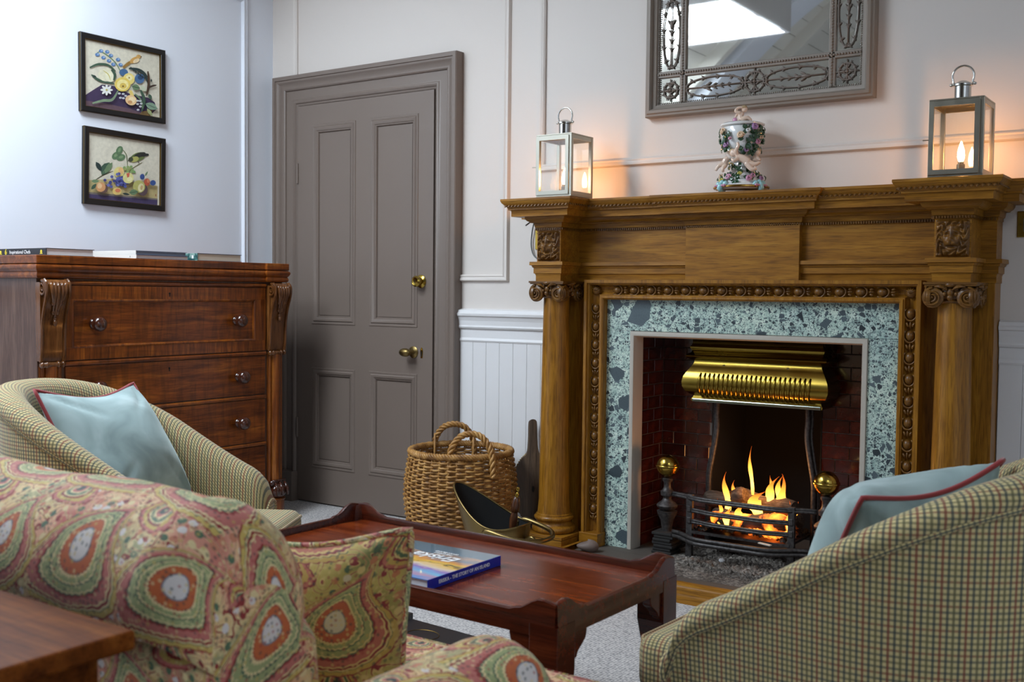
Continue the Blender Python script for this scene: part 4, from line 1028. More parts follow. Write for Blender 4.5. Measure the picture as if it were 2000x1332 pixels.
def leaf(a, z, tw, ln, mat='porcelain_green'):
    q = MB(); base = on_vase(a, z, .003); n_ = Vector((math.cos(a), math.sin(a), .1)).normalized(); up_ = Vector((0, 0, 1)); side = n_.cross(up_)
    d = (up_*math.cos(tw)+side*math.sin(tw)).normalized(); s_ = n_.cross(d)
    prof = [(0, 0), (.25, .32), (.55, .40), (.8, .22), (1, 0)]
    vs_ = []; 
    for t, w in prof:
        c = base+d*(ln*t)+n_*(.004*math.sin(PI*t)); vs_ += [c-s_*(ln*w)+n_*.002, c+n_*-.001, c+s_*(ln*w)+n_*.002]
    fs = []
    for i in range(4): fs += [(i*3, i*3+1, i*3+4, i*3+3), (i*3+1, i*3+2, i*3+5, i*3+4)]
    q.add(vs_, fs); q.build('leaf', mat, va, smooth=True)
def rose(a, z, r, mat):
    c = on_vase(a, z, .006); n_ = Vector((math.cos(a), math.sin(a), .25)).normalized()
    R = n_.to_track_quat('Z', 'Y').to_matrix(); q = MB()
    for k in range(3):
        sp = []
        for i in range(14):
            t = i/13; an = k*2.1+t*4.2; rad = r*(1-.28*k)*(1-.1*t)
            p = R @ Vector((rad*math.cos(an), rad*math.sin(an), .002+.003*k)); sp.append(c+p)
        q.tube(sp, r*.24, 6)
    q.ell(c, (r*.75, r*.75, r*.5), 8, 5, R); q.build('rose', mat, va, smooth=True)
front = -1.22
for (da, z, r, m) in ((-.02, .205, .0125, 'porcelain_peach'), (.62, .236, .013, 'porcelain_violet'), (-.78, .174, .011, 'porcelain_violet'), (-.95, .225, .012, 'porcelain_peach'), (.28, .152, .008, 'porcelain_violet'), (.8, .182, .010, 'porcelain_pink'), (-.5, .195, .006, 'porcelain_pink'), (.3, .222, .008, 'porcelain'), (.95, .20, .008, 'porcelain_peach'), (.35, .048, .011, 'porcelain_pink'), (-.55, .055, .011, 'porcelain_pink'), (-.05, .066, .008, 'porcelain_yellow'), (-.85, .042, .009, 'porcelain_yellow'), (.6, .06, .009, 'porcelain_pink'), (-1.2, .06, .010, 'porcelain_peach'), (.95, .05, .009, 'porcelain_violet')):
    rose(front+da, z, r, m)
for i in range(96):
    da = rr.uniform(.10, 1.25); z = rr.uniform(.140, .235)
    if i > 60: da = rr.uniform(-1.3, -.62); z = rr.uniform(.15, .232)
    leaf(front+da, z, rr.uniform(0, 6.28), rr.uniform(.015, .026))
for i in range(84): leaf(front+rr.uniform(-1.2, 1.3), rr.uniform(.042, .120), rr.uniform(0, 6.28), rr.uniform(.014, .022))
def cherub(name, pts, mat='porcelain_flesh', par=va):
    """one continuous small figure grown from ball-and-limb strokes"""
    q = MB()
    for kind, a in pts:
        if kind == 'b': q.ell(a[0], a[1], 12, 8)
        else: q.tube(catmull(a[0], 4), a[1] if not isinstance(a[1], tuple) else [lerp(a[1][0], a[1][1], i/((len(a[0])-1)*4)) for i in range((len(a[0])-1)*4+1)], 8)
    o = q.build(name, mat, par, smooth=True)
    m = o.modifiers.new('join', 'REMESH'); m.mode = 'VOXEL'; m.voxel_size = .0018; m.use_smooth_shade = True
    s_ = o.modifiers.new('soft', 'SMOOTH'); s_.iterations = 3; s_.factor = .5
    return o
def V(x, y, z): ca, sa = math.cos(.40), math.sin(.40); return (VX+x*ca-y*sa, VY+x*sa+y*ca, VZ+z)
# reclining cherub in front, cherub at the left, cherub behind right, figure on the lid
cherub('cherub', [('b', (V(-.030, -.072, .142), (.014, .014, .015))), ('l', ([V(-.020, -.078, .128), V(.004, -.082, .120), V(.022, -.082, .108)], (.013, .017))), ('l', ([V(.022, -.084, .108), V(.046, -.088, .098), V(.064, -.084, .106)], (.012, .006))), ('l', ([V(.018, -.086, .102), V(.036, -.094, .080), V(.052, -.092, .084)], (.012, .006))), ('l', ([V(-.014, -.080, .130), V(-.022, -.088, .146), V(-.014, -.092, .166), V(-.018, -.088, .178)], (.009, .005))), ('l', ([V(-.010, -.084, .124), V(-.028, -.096, .112), V(-.036, -.09, .12)], (.008, .005)))])
q = MB(); q.ell(V(-.033, -.066, .150), (.014, .013, .010), 10, 7); q.build('hair', 'porcelain_hair', va, smooth=True)
cherub('cherub', [('l', ([V(-.050, -.056, .128), V(-.062, -.054, .112), V(-.058, -.05, .098)], (.011, .013))), ('l', ([V(-.062, -.056, .106), V(-.082, -.058, .098), V(-.094, -.056, .080)], (.010, .005))), ('l', ([V(-.058, -.058, .100), V(-.068, -.066, .086), V(-.066, -.064, .074)], (.009, .005)))])
cherub('cherub', [('b', (V(.055, -.045, .146), (.013, .013, .014))), ('l', ([V(.054, -.042, .130), V(.050, -.044, .112)], (.011, .013))), ('l', ([V(.056, -.048, .126), V(.066, -.058, .116)], (.007, .005)))])
q = MB(); q.ell(V(.056, -.042, .154), (.014, .013, .010), 10, 7); q.build('hair', 'porcelain_hair', va, smooth=True)
cherub('lid_figure', [('b', (V(.006, 0, .312), (.012, .011, .012))), ('l', ([V(-.006, 0, .272), V(-.008, 0, .286), V(-.002, 0, .300)], (.012, .010))), ('l', ([V(-.006, -.006, .272), V(.016, -.012, .280), V(.032, -.008, .268)], (.010, .005))), ('l', ([V(-.004, .006, .272), V(.012, .004, .276), V(.022, .0, .268)], (.009, .005))), ('l', ([V(-.010, -.008, .298), V(-.026, -.010, .304), V(-.018, -.008, .316), V(-.002, -.008, .318)], (.007, .004))), ('l', ([V(-.004, .008, .300), V(-.020, .010, .296), V(-.028, .008, .282)], (.006, .004)))], par=lid)
q = MB(); q.ell(V(.004, .0, .319), (.013, .012, .008), 10, 6); q.build('hair', 'porcelain_hair', lid, smooth=True)
q = MB(); q.ell(V(-.028, -.002, .272), (.010, .008, .010), 8, 6); q.build('drapery', 'porcelain_pink', lid, smooth=True)

# ============================================================ framed botanical prints
PCOL = {}
def pc(c):
    if c not in PCOL:
        nm = 'print_%d_%d_%d' % c; t = NT(nm); nz = t.n('TexNoise', Vector=t.coord('Object'), Scale=70.0, Detail=3.0)
        L = srgb(*c); t.P(Base__Color=t.mix(nz.outputs[0], tuple(q*.78 for q in L), tuple(min(1, q*1.2) for q in L)), Roughness=.7); PCOL[c] = nm
    return PCOL[c]
class Art:
    def __init__(s, y0, y1, z0, z1, crn):
        s.b = MB(); s.mats = []; s.h = .0085; s.box_ = (y0, y1, z0, z1); s.c = crn
    def uw(s, x, y):
        (xl, ytl, ybl), (xr, ytr, ybr) = s.c
        u = (x-xl)/(xr-xl); t, b_ = lerp(ytl, ytr, u), lerp(ybl, ybr, u); w = 1-(y-t)/(b_-t)
        return min(.998, max(.002, u)), min(.998, max(.002, w))
    def poly(s, pts, c):
        m = pc(c)
        if m not in s.mats: s.mats.append(m)
        s.b.cur = s.mats.index(m); y0, y1, z0, z1 = s.box_
        P = [s.uw(*p) for p in pts]; s.h += .00012
        s.b.add([(s.h, lerp(y0, y1, u), lerp(z0, z1, w)) for u, w in P], [tuple(range(len(P)))])
    def ell(s, x, y, rx, ry, c, rot=0, n=18):
        s.poly([(x+rx*math.cos(a)*math.cos(rot)-ry*math.sin(a)*math.sin(rot), y+rx*math.cos(a)*math.sin(rot)+ry*math.sin(a)*math.cos(rot)) for a in [2*PI*i/n for i in range(n)]], c)
    def stroke(s, pts, w, c):
        P = catmull([(x, y, 0) for x, y in pts], 6); L = []; R = []
        for i, p in enumerate(P):
            d = P[min(i+1, len(P)-1)]-P[max(0, i-1)]; d.normalize(); t = i/(len(P)-1); ww = w*(.35+.65*math.sin(PI*min(1, t*.9+.08)))
            L.append((p.x-d.y*ww, p.y+d.x*ww)); R.append((p.x+d.y*ww, p.y-d.x*ww))
        m = pc(c)
        if m not in s.mats: s.mats.append(m)
        s.b.cur = s.mats.index(m); y0, y1, z0, z1 = s.box_; s.h += .00012
        for i in range(len(L)-1):
            Q = [s.uw(*q) for q in (L[i], L[i+1], R[i+1], R[i])]; s.b.add([(s.h, lerp(y0, y1, u), lerp(z0, z1, w_)) for u, w_ in Q], [(0, 1, 2, 3)])
    def leaf(s, x0, y0, x1, y1, w, c, c2=None):
        d = Vector((x1-x0, y1-y0)); n_ = Vector((-d.y, d.x)).normalized()
        P = [(x0, y0)]+[(x0+d.x*t+n_.x*w*k, y0+d.y*t+n_.y*w*k) for t, k in ((.25, .8), (.5, 1), (.75, .7))]+[(x1, y1)]+[(x0+d.x*t-n_.x*w*k, y0+d.y*t-n_.y*w*k) for t, k in ((.75, .7), (.5, 1), (.25, .8))]
        s.poly(P, c)
        if c2: s.stroke([(x0, y0), ((x0+x1)/2, (y0+y1)/2), (x1, y1)], 1.6, c2)
    def done(s, parent):
        return s.b.build('print', s.mats, parent)
def picture(y0, y1, z0, z1, label, crn, roll_=0):
    cy, cz = (y0+y1)/2, (z0+z1)/2
    p = thing('framed_picture', label, 'picture', (.0, cy, z0), group='framed botanical prints')
    q = MB(); q.mould([(y0, z0), (y1, z0), (y1, z1), (y0, z1)], [(0, 0), (0, .018), (-.003, .021), (-.022, .019), (-.024, .016), (-.024, .006)], YZ, True); q.build('frame', 'black_frame', p)
    q = MB(); q.mould([(y0, z0), (y1, z0), (y1, z1), (y0, z1)], [(.0005, .012), (.001, .0155), (.0005, .0175)], YZ, True, False); q.mould([(y0+.024, z0+.024), (y1-.024, z0+.024), (y1-.024, z1-.024), (y0+.024, z1-.024)], [(.0005, .0163), (-.0012, .0158), (-.0016, .006)], YZ, True, False); q.build('gilt_slip', 'gilt', p)
    a = Art(y0+.026, y1-.026, z0+.026, z1-.026, crn)
    return p, a
def back(a):
    (xl, t0, b0), (xr, t1, b1) = a.c; a.poly([(xl, b0), (xr, b1), (xr, t1), (xl, t0)], (208, 203, 184))
G1, G2, G3 = (58, 84, 66), (104, 128, 92), (36, 52, 50)
P1, A = picture(-1.118, -.679, 1.847, 2.185, 'upper black-framed print of flowers and a tan bird', ((418, 188, 530), (797, 270, 592)))
back(A); A.poly([(418, 478), (455, 452), (500, 422), (560, 428), (640, 468), (735, 488), (770, 512), (780, 548), (742, 584), (600, 562), (418, 531)], (62, 48, 78))
A.poly([(418, 505), (500, 515), (640, 545), (742, 584), (600, 562), (418, 531)], (96, 74, 84))
A.poly([(700, 560), (760, 550), (745, 586), (690, 578)], (120, 96, 60))
A.stroke([(602, 374), (565, 305), (500, 254), (472, 266)], 3, G2)
for x, y in ((497, 249), (527, 253), (545, 272), (508, 283), (535, 299), (580, 292), (556, 317), (592, 319), (478, 268)):
    A.ell(x, y, 11, 9, (88, 124, 172)); A.ell(x+3, y-2, 5, 4, (150, 176, 206))
A.stroke([(604, 334), (632, 312), (652, 298)], 8, (150, 112, 50)); A.ell(663, 294, 26, 14, (196, 150, 80), -.5); A.ell(672, 298, 18, 10, (222, 200, 160), -.5); A.ell(684, 276, 12, 10, (200, 158, 90)); A.poly([(694, 272), (703, 277), (694, 280)], (90, 70, 40)); A.ell(687, 274, 2, 2, (30, 26, 20))
A.stroke([(440, 336), (480, 318), (530, 322), (566, 352)], 6, G1); A.stroke([(448, 372), (490, 402), (560, 416)], 6, G1); A.stroke([(455, 376), (470, 384)], 5, G3)
A.ell(520, 372, 40, 34, (218, 214, 186)); A.ell(540, 380, 26, 28, (228, 226, 196)); A.stroke([(505, 350), (530, 370), (540, 400)], 2, (190, 176, 80)); A.stroke([(545, 345), (562, 370), (556, 400)], 7, G1)
A.ell(606, 358, 22, 18, (64, 100, 140)); A.ell(688, 390, 25, 26, (70, 104, 144)); A.ell(692, 384, 14, 12, (40, 66, 100))
A.ell(632, 392, 30, 30, (226, 206, 120)); A.ell(634, 386, 16, 15, (236, 226, 170)); A.ell(634, 386, 4, 4, (150, 120, 50))
A.ell(600, 420, 40, 37, (222, 196, 96)); A.ell(600, 422, 30, 27, (236, 222, 150)); A.ell(602, 428, 17, 15, (214, 186, 90)); A.ell(602, 430, 5, 5, (130, 104, 50))
A.stroke([(632, 338), (680, 344), (715, 370), (735, 420), (726, 470)], 8, G3)
for a_ in range(8): A.stroke([(650+a_*11, 344+a_*8), (640+a_*12, 330+a_*9)], 4, G3)
A.stroke([(730, 352), (734, 410), (722, 480)], 6, (74, 52, 34)); A.stroke([(728, 440), (755, 428), (776, 424)], 5, (60, 44, 34)); A.ell(748, 400, 4, 7, G3); A.leaf(735, 470, 748, 500, 9, G1)
A.leaf(645, 430, 688, 440, 16, G2, G3); A.leaf(690, 430, 720, 455, 12, (190, 196, 170))
for k in range(8):
    a_ = k*PI/4; A.ell(518+17*math.cos(a_), 450+15*math.sin(a_), 14, 6, (224, 226, 220), a_)
A.ell(518, 450, 5, 5, (190, 180, 90))
A.stroke([(448, 520), (500, 505), (545, 500), (575, 452)], 7, (120, 142, 112)); A.stroke([(690, 450), (708, 500), (695, 560)], 8, G1); A.stroke([(660, 470), (690, 500), (700, 545)], 5, G2)
A.poly([(628, 450), (645, 452), (660, 490), (640, 492)], (222, 196, 110)); A.ell(640, 502, 30, 26, (226, 190, 140), .4); A.ell(645, 500, 18, 15, (236, 214, 170)); A.ell(634, 512, 12, 9, (200, 150, 100))
for x, y in ((580, 468), (600, 470), (612, 480), (585, 490), (600, 492), (672, 505), (686, 506), (672, 522), (686, 535), (674, 552), (690, 520)):
    A.ell(x, y, 7, 5, (200, 206, 214)); A.ell(x, y, 2, 2, (160, 150, 80))
A.leaf(712, 520, 778, 548, 18, (126, 152, 128), (70, 96, 84)); A.leaf(720, 545, 750, 585, 9, (150, 160, 110)); A.done(P1)
P2, A = picture(-1.107, -.684, 1.444, 1.781, 'lower black-framed print of fruit with a green bird', ((433, 662, 998), (813, 722, 1038)))
back(A); A.poly([(425, 905), (560, 900), (802, 938), (802, 1040), (425, 1000)], (184, 168, 118)); A.poly([(425, 972), (802, 1008), (802, 1042), (425, 1002)], (70, 60, 96)); A.poly([(425, 966), (802, 1002), (802, 1010), (425, 976)], (120, 112, 104))
A.stroke([(470, 905), (510, 880), (560, 860)], 3, (80, 76, 50)); A.stroke([(636, 838), (630, 780), (610, 750)], 2.5, (90, 96, 60)); A.stroke([(640, 860), (690, 830), (716, 816)], 2.5, (110, 104, 70))
for dx, dy in ((-14, 18), (12, 28), (4, -8)): A.ell(588+dx, 762+dy, 24, 17, (92, 120, 86), .5*dx); A.ell(588+dx, 760+dy, 12, 7, (124, 150, 110), .5*dx)
A.leaf(540, 815, 500, 880, 24, G1, G2); A.leaf(470, 812, 500, 860, 12, G3); A.leaf(555, 815, 515, 872, 14, G2)
A.ell(690, 788, 44, 22, (98, 112, 62), -.32); A.ell(700, 778, 34, 12, (44, 46, 40), -.28); A.ell(672, 800, 24, 14, (168, 166, 92), -.3); A.stroke([(706, 780), (750, 776)], 8, (38, 40, 38)); A.ell(652, 800, 13, 12, (60, 66, 46)); A.poly([(640, 800), (634, 810), (644, 808)], (60, 54, 40)); A.stroke([(690, 808), (698, 822)], 2, (80, 60, 50))
for i in range(16): A.ell(632+rr.uniform(-18, 40), 850+rr.uniform(-14, 16), 8, 7, (130+int(rr.uniform(-14, 20)), 156, 96))
A.ell(588, 866, 27, 28, (216, 204, 130)); A.ell(598, 858, 14, 18, (222, 180, 120))
for i in range(54):
    a_, r_ = rr.uniform(0, 6.28), rr.uniform(0, 1); c_ = rr.choice([(80, 86, 150), (104, 110, 170), (62, 66, 124)])
    A.ell(560+55*r_*math.cos(a_)+i*1.1, 912+46*r_*math.sin(a_), 8, 7.5, c_)
A.ell(632, 896, 29, 28, (214, 208, 140)); A.poly([(622, 872), (640, 870), (634, 905), (626, 890)], (196, 92, 74)); A.ell(640, 902, 14, 12, (228, 222, 170))
A.ell(708, 890, 13, 15, (50, 74, 130)); A.ell(734, 918, 17, 19, (176, 84, 58)); A.ell(740, 912, 7, 10, (204, 130, 90)); A.ell(767, 922, 16, 14, (54, 80, 136)); A.leaf(722, 888, 738, 862, 5, G2)
A.ell(712, 958, 26, 30, (84, 66, 70)); A.ell(690, 940, 34, 32, (176, 172, 100), .5); A.ell(700, 946, 16, 22, (214, 208, 160), .2); A.ell(704, 946, 7, 12, (190, 160, 110), .2)
A.ell(502, 950, 24, 24, (96, 72, 66)); A.ell(488, 942, 25, 25, (206, 150, 100)); A.ell(482, 936, 12, 15, (222, 186, 140)); A.leaf(440, 912, 480, 912, 9, G2); A.leaf(440, 955, 466, 925, 9, G1)
A.ell(572, 964, 24, 19, (214, 186, 110)); A.ell(576, 960, 14, 10, (206, 120, 86)); A.leaf(636, 972, 685, 966, 15, G2, G1); A.leaf(600, 975, 640, 982, 6, G3); A.ell(782, 986, 3, 7, (150, 96, 70)); A.done(P2)
for p_, r_ in ((P2, math.radians(-.9)),):
    p_.rotation_euler = (r_, 0, 0)

# ============================================================ chest of drawers
cd = thing('chest_of_drawers', 'tall mahogany chest of drawers with carved scroll corbels', 'chest of drawers', (.23, -.96, 0))
MB().box(.006, .430, -1.583, -.337, .05, 1.165).build('carcass', 'mahogany_side', cd, bevel=.002)
CP = [(.006, -1.585), (.445, -1.585), (.445, -1.475), (.434, -1.475), (.434, -.444), (.445, -.444), (.445, -.335), (.006, -.335)]
def coffs(o):
    q = MB(); q.mould(CP, [(o, 0)], XYZ, False, False); return [(max(.006, p[0]), p[1]) for p in q.v]
MB().prism(coffs(.015), XYZ, 1.171, 1.203).build('top', 'mahogany_y', cd, bevel=.003)
b = MB(); b.mould(CP, [(-.01, 1.115), (.006, 1.115), (.011, 1.119), (.013, 1.127), (.011, 1.135), (.008, 1.139), (.014, 1.145), (.018, 1.152), (.019, 1.159), (.016, 1.166), (.010, 1.170), (-.01, 1.171)], XYZ); b.build('cornice_moulding', 'mahogany_y', cd, smooth='auto')
MB().tube([(.434, -1.472, 1.099), (.434, -.447, 1.099)], .009, 12).build('bead', 'mahogany_y', cd, smooth='auto')
MB().tube([(.434, -1.472, .785), (.434, -.447, .785)], .0095, 12).build('bead', 'mahogany_y', cd, smooth='auto')
for z in (.584, .364, .120): MB().tube([(.434, -1.472, z), (.434, -.447, z)], .0085, 12).build('bead', 'mahogany_y', cd, smooth='auto')
KN = []
def knob(par, y, z, r=.0265, x0=.437):
    if not KN:
        q = MB(); q.lathe([(0, 0), (.022, 0), (.023, .004), (.017, .008), (.014, .013), (.017, .017), (.025, .022), (.0295, .031), (.0305, .040), (.028, .049), (.020, .057), (.010, .061), (0, .062)], (0, 0, 0), 28, 'x')
        o = q.build('knob', 'knob_wood', par, smooth=True); o.data.transform(Matrix.Translation(ORG[par.name])); o.location = Vector((x0, y, z))-ORG[par.name]; KN.append(o)
    else: inst(KN[0], 'knob', par, (x0, y, z))
def keyhole(par, y, z, x0=.437):
    q = MB(); q.lathe([(0, 0), (.0045, 0), (.0045, .0012), (0, .0012)], (x0, y, z), 12, 'x'); q.box(x0, x0+.0012, y-.0022, y+.0022, z-.013, z); q.build('keyhole', 'dark_inside', par)
# top drawer with sunk panel
d = MB().box(.424, .432, -1.47, -.449, .798, 1.088).build('drawer', 'mahogany_y', cd)
for za, zb in ((1.034, 1.088), (.798, .846)): MB().box(.432, .440, -1.47, -.449, za, zb).build('drawer_rail', 'mahogany_cross', d, bevel=.001)
for ya, yb in ((-1.47, -1.440), (-.512, -.449)): MB().box(.432, .440, ya, yb, .846, 1.034).build('drawer_stile', 'mahogany_plain', d, bevel=.001)
q = MB(); q.mould([(-1.440, .846), (-.512, .846), (-.512, 1.034), (-1.440, 1.034)], [(.002, .4405), (-.003, .4425), (-.008, .439), (-.010, .433), (-.010, .432)], YZ, True); q.build('panel_moulding', 'mahogany_plain', d, smooth='auto')
knob(d, -1.341, .938, x0=.432); knob(d, -.618, .940, x0=.432); keyhole(d, -.985, 1.060, .440)
for z0, z1, zk in ((.597, .773, .684), (.376, .573, .474), (.132, .353, .242)):
    d = MB().box(.424, .437, -1.47, -.449, z0, z1).build('drawer', 'mahogany_y', cd, bevel=.002)
    knob(d, -1.343, zk); knob(d, -.608, zk); keyhole(d, -.986, z1-.030)
for (ya, yb) in ((-1.585, -1.478), (-.442, -.335)):
    ym = (ya+yb)/2
    prof = catmull([(x, z, 0) for x, z in ((.445, .797), (.452, .83), (.454, .88), (.458, .94), (.468, .99), (.481, 1.03), (.490, 1.065), (.488, 1.095), (.474, 1.110))], 5)
    poly = [(p.x, p.y) for p in prof]+[(.425, 1.112), (.425, .797)]
    q = MB(); q.prism(poly, lambda u, w, h: (u, h, w), ya+.012, yb-.012); c = q.build('corbel', 'corbel_wood', cd, smooth='auto')
    for s, ye in ((-1, ya+.006), (1, yb-.006)):
        q = MB(); q.tube([(p.x+.002, ye, p.y) for p in prof], .0065, 8)
        sp = []
        for i in range(44):
            t = i/43; a = PI*.5-t*2*PI*1.9; r = lerp(.030, .004, t); sp.append((.462+r*math.cos(a)*.8, ye, 1.078+r*math.sin(a)))
        q.tube(sp, [lerp(.006, .003, i/43) for i in range(44)], 8); q.box(.425, .455, ye-.005, ye+.005, .80, 1.10); q.build('scroll', 'corbel_wood', c, smooth='auto')
    q = MB()
    for k, (dy, z0_, z1_) in enumerate(((0, 1.10, .96), (-.016, 1.10, .985), (.016, 1.10, .985), (-.030, 1.10, 1.02), (.030, 1.10, 1.02))):
        pts = []
        for i in range(9):
            t = i/8; z = lerp(z0_, z1_, t); xp = interp([(p.y, p.x) for p in prof], z) if z <= 1.10 else .48
            pts.append((xp+.004+.003*math.sin(PI*t), ym+dy*(1-.45*t*t), z))
        q.tube(pts, [.0045+.004*math.sin(PI*min(1, i/8+.2)) for i in range(9)], 7); q.ell(pts[-1], (.008, .008, .010), 8, 6)
    q.ell((.468, ym, .945), (.009, .009, .013), 8, 6); q.build('carved_leaf', 'corbel_wood', c, smooth=True)
    q = MB(); q.tube([(.448, ya+.004, .785), (.448, yb-.004, .785)], .0105, 12)
    for y in (ya+.010, ya+.03, yb-.03, yb-.010): q.ell((.448, y, .785), (.0135, .0075, .0135), 12, 8)
    q.build('turned_collar', 'corbel_wood', cd, smooth=True)
    q = MB(); q.box(.425, .436, ya+.008, yb-.008, .10, .78)
    for dy, r in ((0, .026), (-.033, .009), (.033, .009)): q.tube([(.434, ym+dy, .10), (.434, ym+dy, .778)], r, 16)
    q.build('half_column', 'mahogany_plain', cd, smooth='auto')
    q = MB(); q.lathe([(0, 0), (.052, 0), (.052, .088), (.056, .091), (.057, .096), (.052, .100), (0, .100)], (.425, ym, 0), 28); q.build('drum_foot', 'mahogany_plain', cd, smooth='auto')
    q = MB(); q.ell((.462, ym, .135), (.028, .044, .036), 14, 10); q.tube([(.452, ym-.045, .172), (.452, ym+.045, .172)], .013, 10); q.tube([(.462, ym-.040, .182), (.462, ym+.040, .182)], .007, 8)
    for dy in (-.028, 0, .028): q.tube([(.470, ym+dy, .176), (.488, ym+dy*1.1, .145), (.490, ym+dy*1.1, .115)], [.006, .009, .006], 7)
    q.build('scroll_foot', 'knob_wood', cd, smooth=True)
MB().box(.02, .43, -1.47, -.449, 0, .11).build('plinth', 'mahogany_y', cd)

# ============================================================ books on the chest
def book(x0, x1, y0, y1, z0, z1, label, cover, spine, pages='paper', cat='book', group='books lying on the chest', spine_side='y-'):
    t = thing('book', label, cat, ((x0+x1)/2, (y0+y1)/2, z0), group=group); c = .0022
    MB().box(x0, x1, y0, y1, z0, z0+c).build('back_cover', cover, t); MB().box(x0, x1, y0, y1, z1-c, z1).build('front_cover', cover, t)
    if spine_side == 'y-':
        MB().box(x0, x1, y0-.001, y0+c, z0, z1).build('spine', spine, t, bevel=.0008); MB().box(x0+.004, x1-.004, y0+c, y1-.004, z0+c, z1-c).build('pages', pages, t)
    else:
        MB().box(x1-c, x1+.001, y0, y1, z0, z1).build('spine', spine, t, bevel=.0008); MB().box(x0+.004, x1-c, y0+.004, y1-.004, z0+c, z1-c).build('pages', pages, t)
    return t
def spine_text(t, txt, size, x, y, z, mat, **kw):
    M = Matrix(((1, 0, 0, x), (0, 0, 1, y-.0014), (0, 1, 0, z), (0, 0, 0, 1)))
    M = Matrix.Translation((x, y-.0014, z)) @ Matrix.Rotation(PI/2, 4, 'X'); return text_mesh('lettering', txt, size, M, mat, t, **kw)
CT = 1.2035
b1 = book(.075, .405, -1.525, -1.318, CT, CT+.0285, 'thick black-spined cookery book, leftmost on the chest', 'black_cover', 'black_cover')
spine_text(b1, 'Inspirational Chefs', .0195, .225, -1.525, CT+.014, 'white_print'); spine_text(b1, '6', .030, .125, -1.525, CT+.015, 'yellow_print', bold=.0008)
for x in (.088, .372):
    q = MB(); q.ell((x, -1.5265, CT+.015), (.007, .0006, .007), 10, 6); q.box(x-.009, x+.009, -1.5267, -1.526, CT+.006, CT+.009); q.build('emblem', 'yellow_print', b1)
b0 = book(.10, .415, -1.130, -.865, CT, CT+.017, 'white-spined hardback at the bottom of the two-book pile', 'navy_cover', 'white_cover')
b2 = book(.09, .405, -1.125, -.868, CT+.0172, CT+.034, 'white-spined hardback on top of the two-book pile', 'slate_cover', 'white_cover', 'slate_cover')
spine_text(b0, 'R', .010, .375, -1.130, CT+.008, 'grey_print')
b3 = book(.235, .420, -.822, -.575, CT, CT+.033, 'teal marbled book, rightmost on the chest', 'navy_cover', 'teal_cover', 'paper_cream')
spine_text(b3, 'ISM', .017, .290, -.822, CT+.013, 'white_print', bold=.0004); MB().box(.382, .394, -.8238, -.8228, CT+.010, CT+.024).build('spine_label', 'white_print', b3)

# ============================================================ coffee table
def uvbox(b):
    """planar uv in metres for faces that have none"""
    for i, f in enumerate(b.f):
        if b.uv[i] is None:
            P = [Vector(b.v[k]) for k in f]; n_ = (P[1]-P[0]).cross(P[2]-P[0]); a = max(range(3), key=lambda q: abs(n_[q]))
            i0, i1 = [(1, 2), (0, 2), (0, 1)][a]; b.uv[i] = [(p[i0], p[i1]) for p in P]
    return b
ct = thing('coffee_table', 'low mahogany coffee table with scalloped tray gallery', 'coffee table', (2.625, -1.885, 0), math.radians(-1.2), local=True)
TX, TY, TT = .505, .245, .428
def gal(d, L):                # gallery height above the tray along a side of length L
    e = min(d, L-d)
    return .017+.026*(1-smoothstep(.035, .095, e))+.005*(1-smoothstep(.10, .112, e))-.006*math.exp(-(e/.02)**2)
MB().box(-TX, TX, -TY, TY, TT-.022, TT).build('tray', 'table_top', ct)
for (ax, ay, bx, by) in ((-TX, -TY, TX, -TY), (TX, -TY, TX, TY), (TX, TY, -TX, TY), (-TX, TY, -TX, -TY)):
    L = math.hypot(bx-ax, by-ay); d = Vector(((bx-ax)/L, (by-ay)/L)); nn = Vector((d.y, -d.x)); q = MB(); n_ = 72
    sec = [(0.0, -.058), (.004, -.060), (.008, -.058), (.0085, -.03), (.006, -.01), (.0085, 0)]
    vs_ = []; k = 9
    for i in range(n_+1):
        s_ = L*i/n_; g_ = gal(s_, L); e = min(s_, L-s_)
        drop = 0
        c = Vector((ax, ay))+d*s_
        for o, z in ((-.011, TT-.020), (-.011, TT+g_-.004), (-.009, TT+g_), (-.003, TT+g_+.001), (.003, TT+g_-.002), (.004, TT+.004), (.006, TT-.002), (.006, TT-.027-drop), (-.011, TT-.027-drop)):
            vs_.append((c.x+nn.x*o, c.y+nn.y*o, z))
    fs = []
    for i in range(n_):
        for j in range(k): fs.append((i*k+j, (i+1)*k+j, (i+1)*k+(j+1) % k, i*k+(j+1) % k))
    fs.append(tuple(range(k))); fs.append(tuple(n_*k+j for j in range(k))); q.add(vs_, fs); q.build('gallery', 'table_wood', ct, smooth='auto')
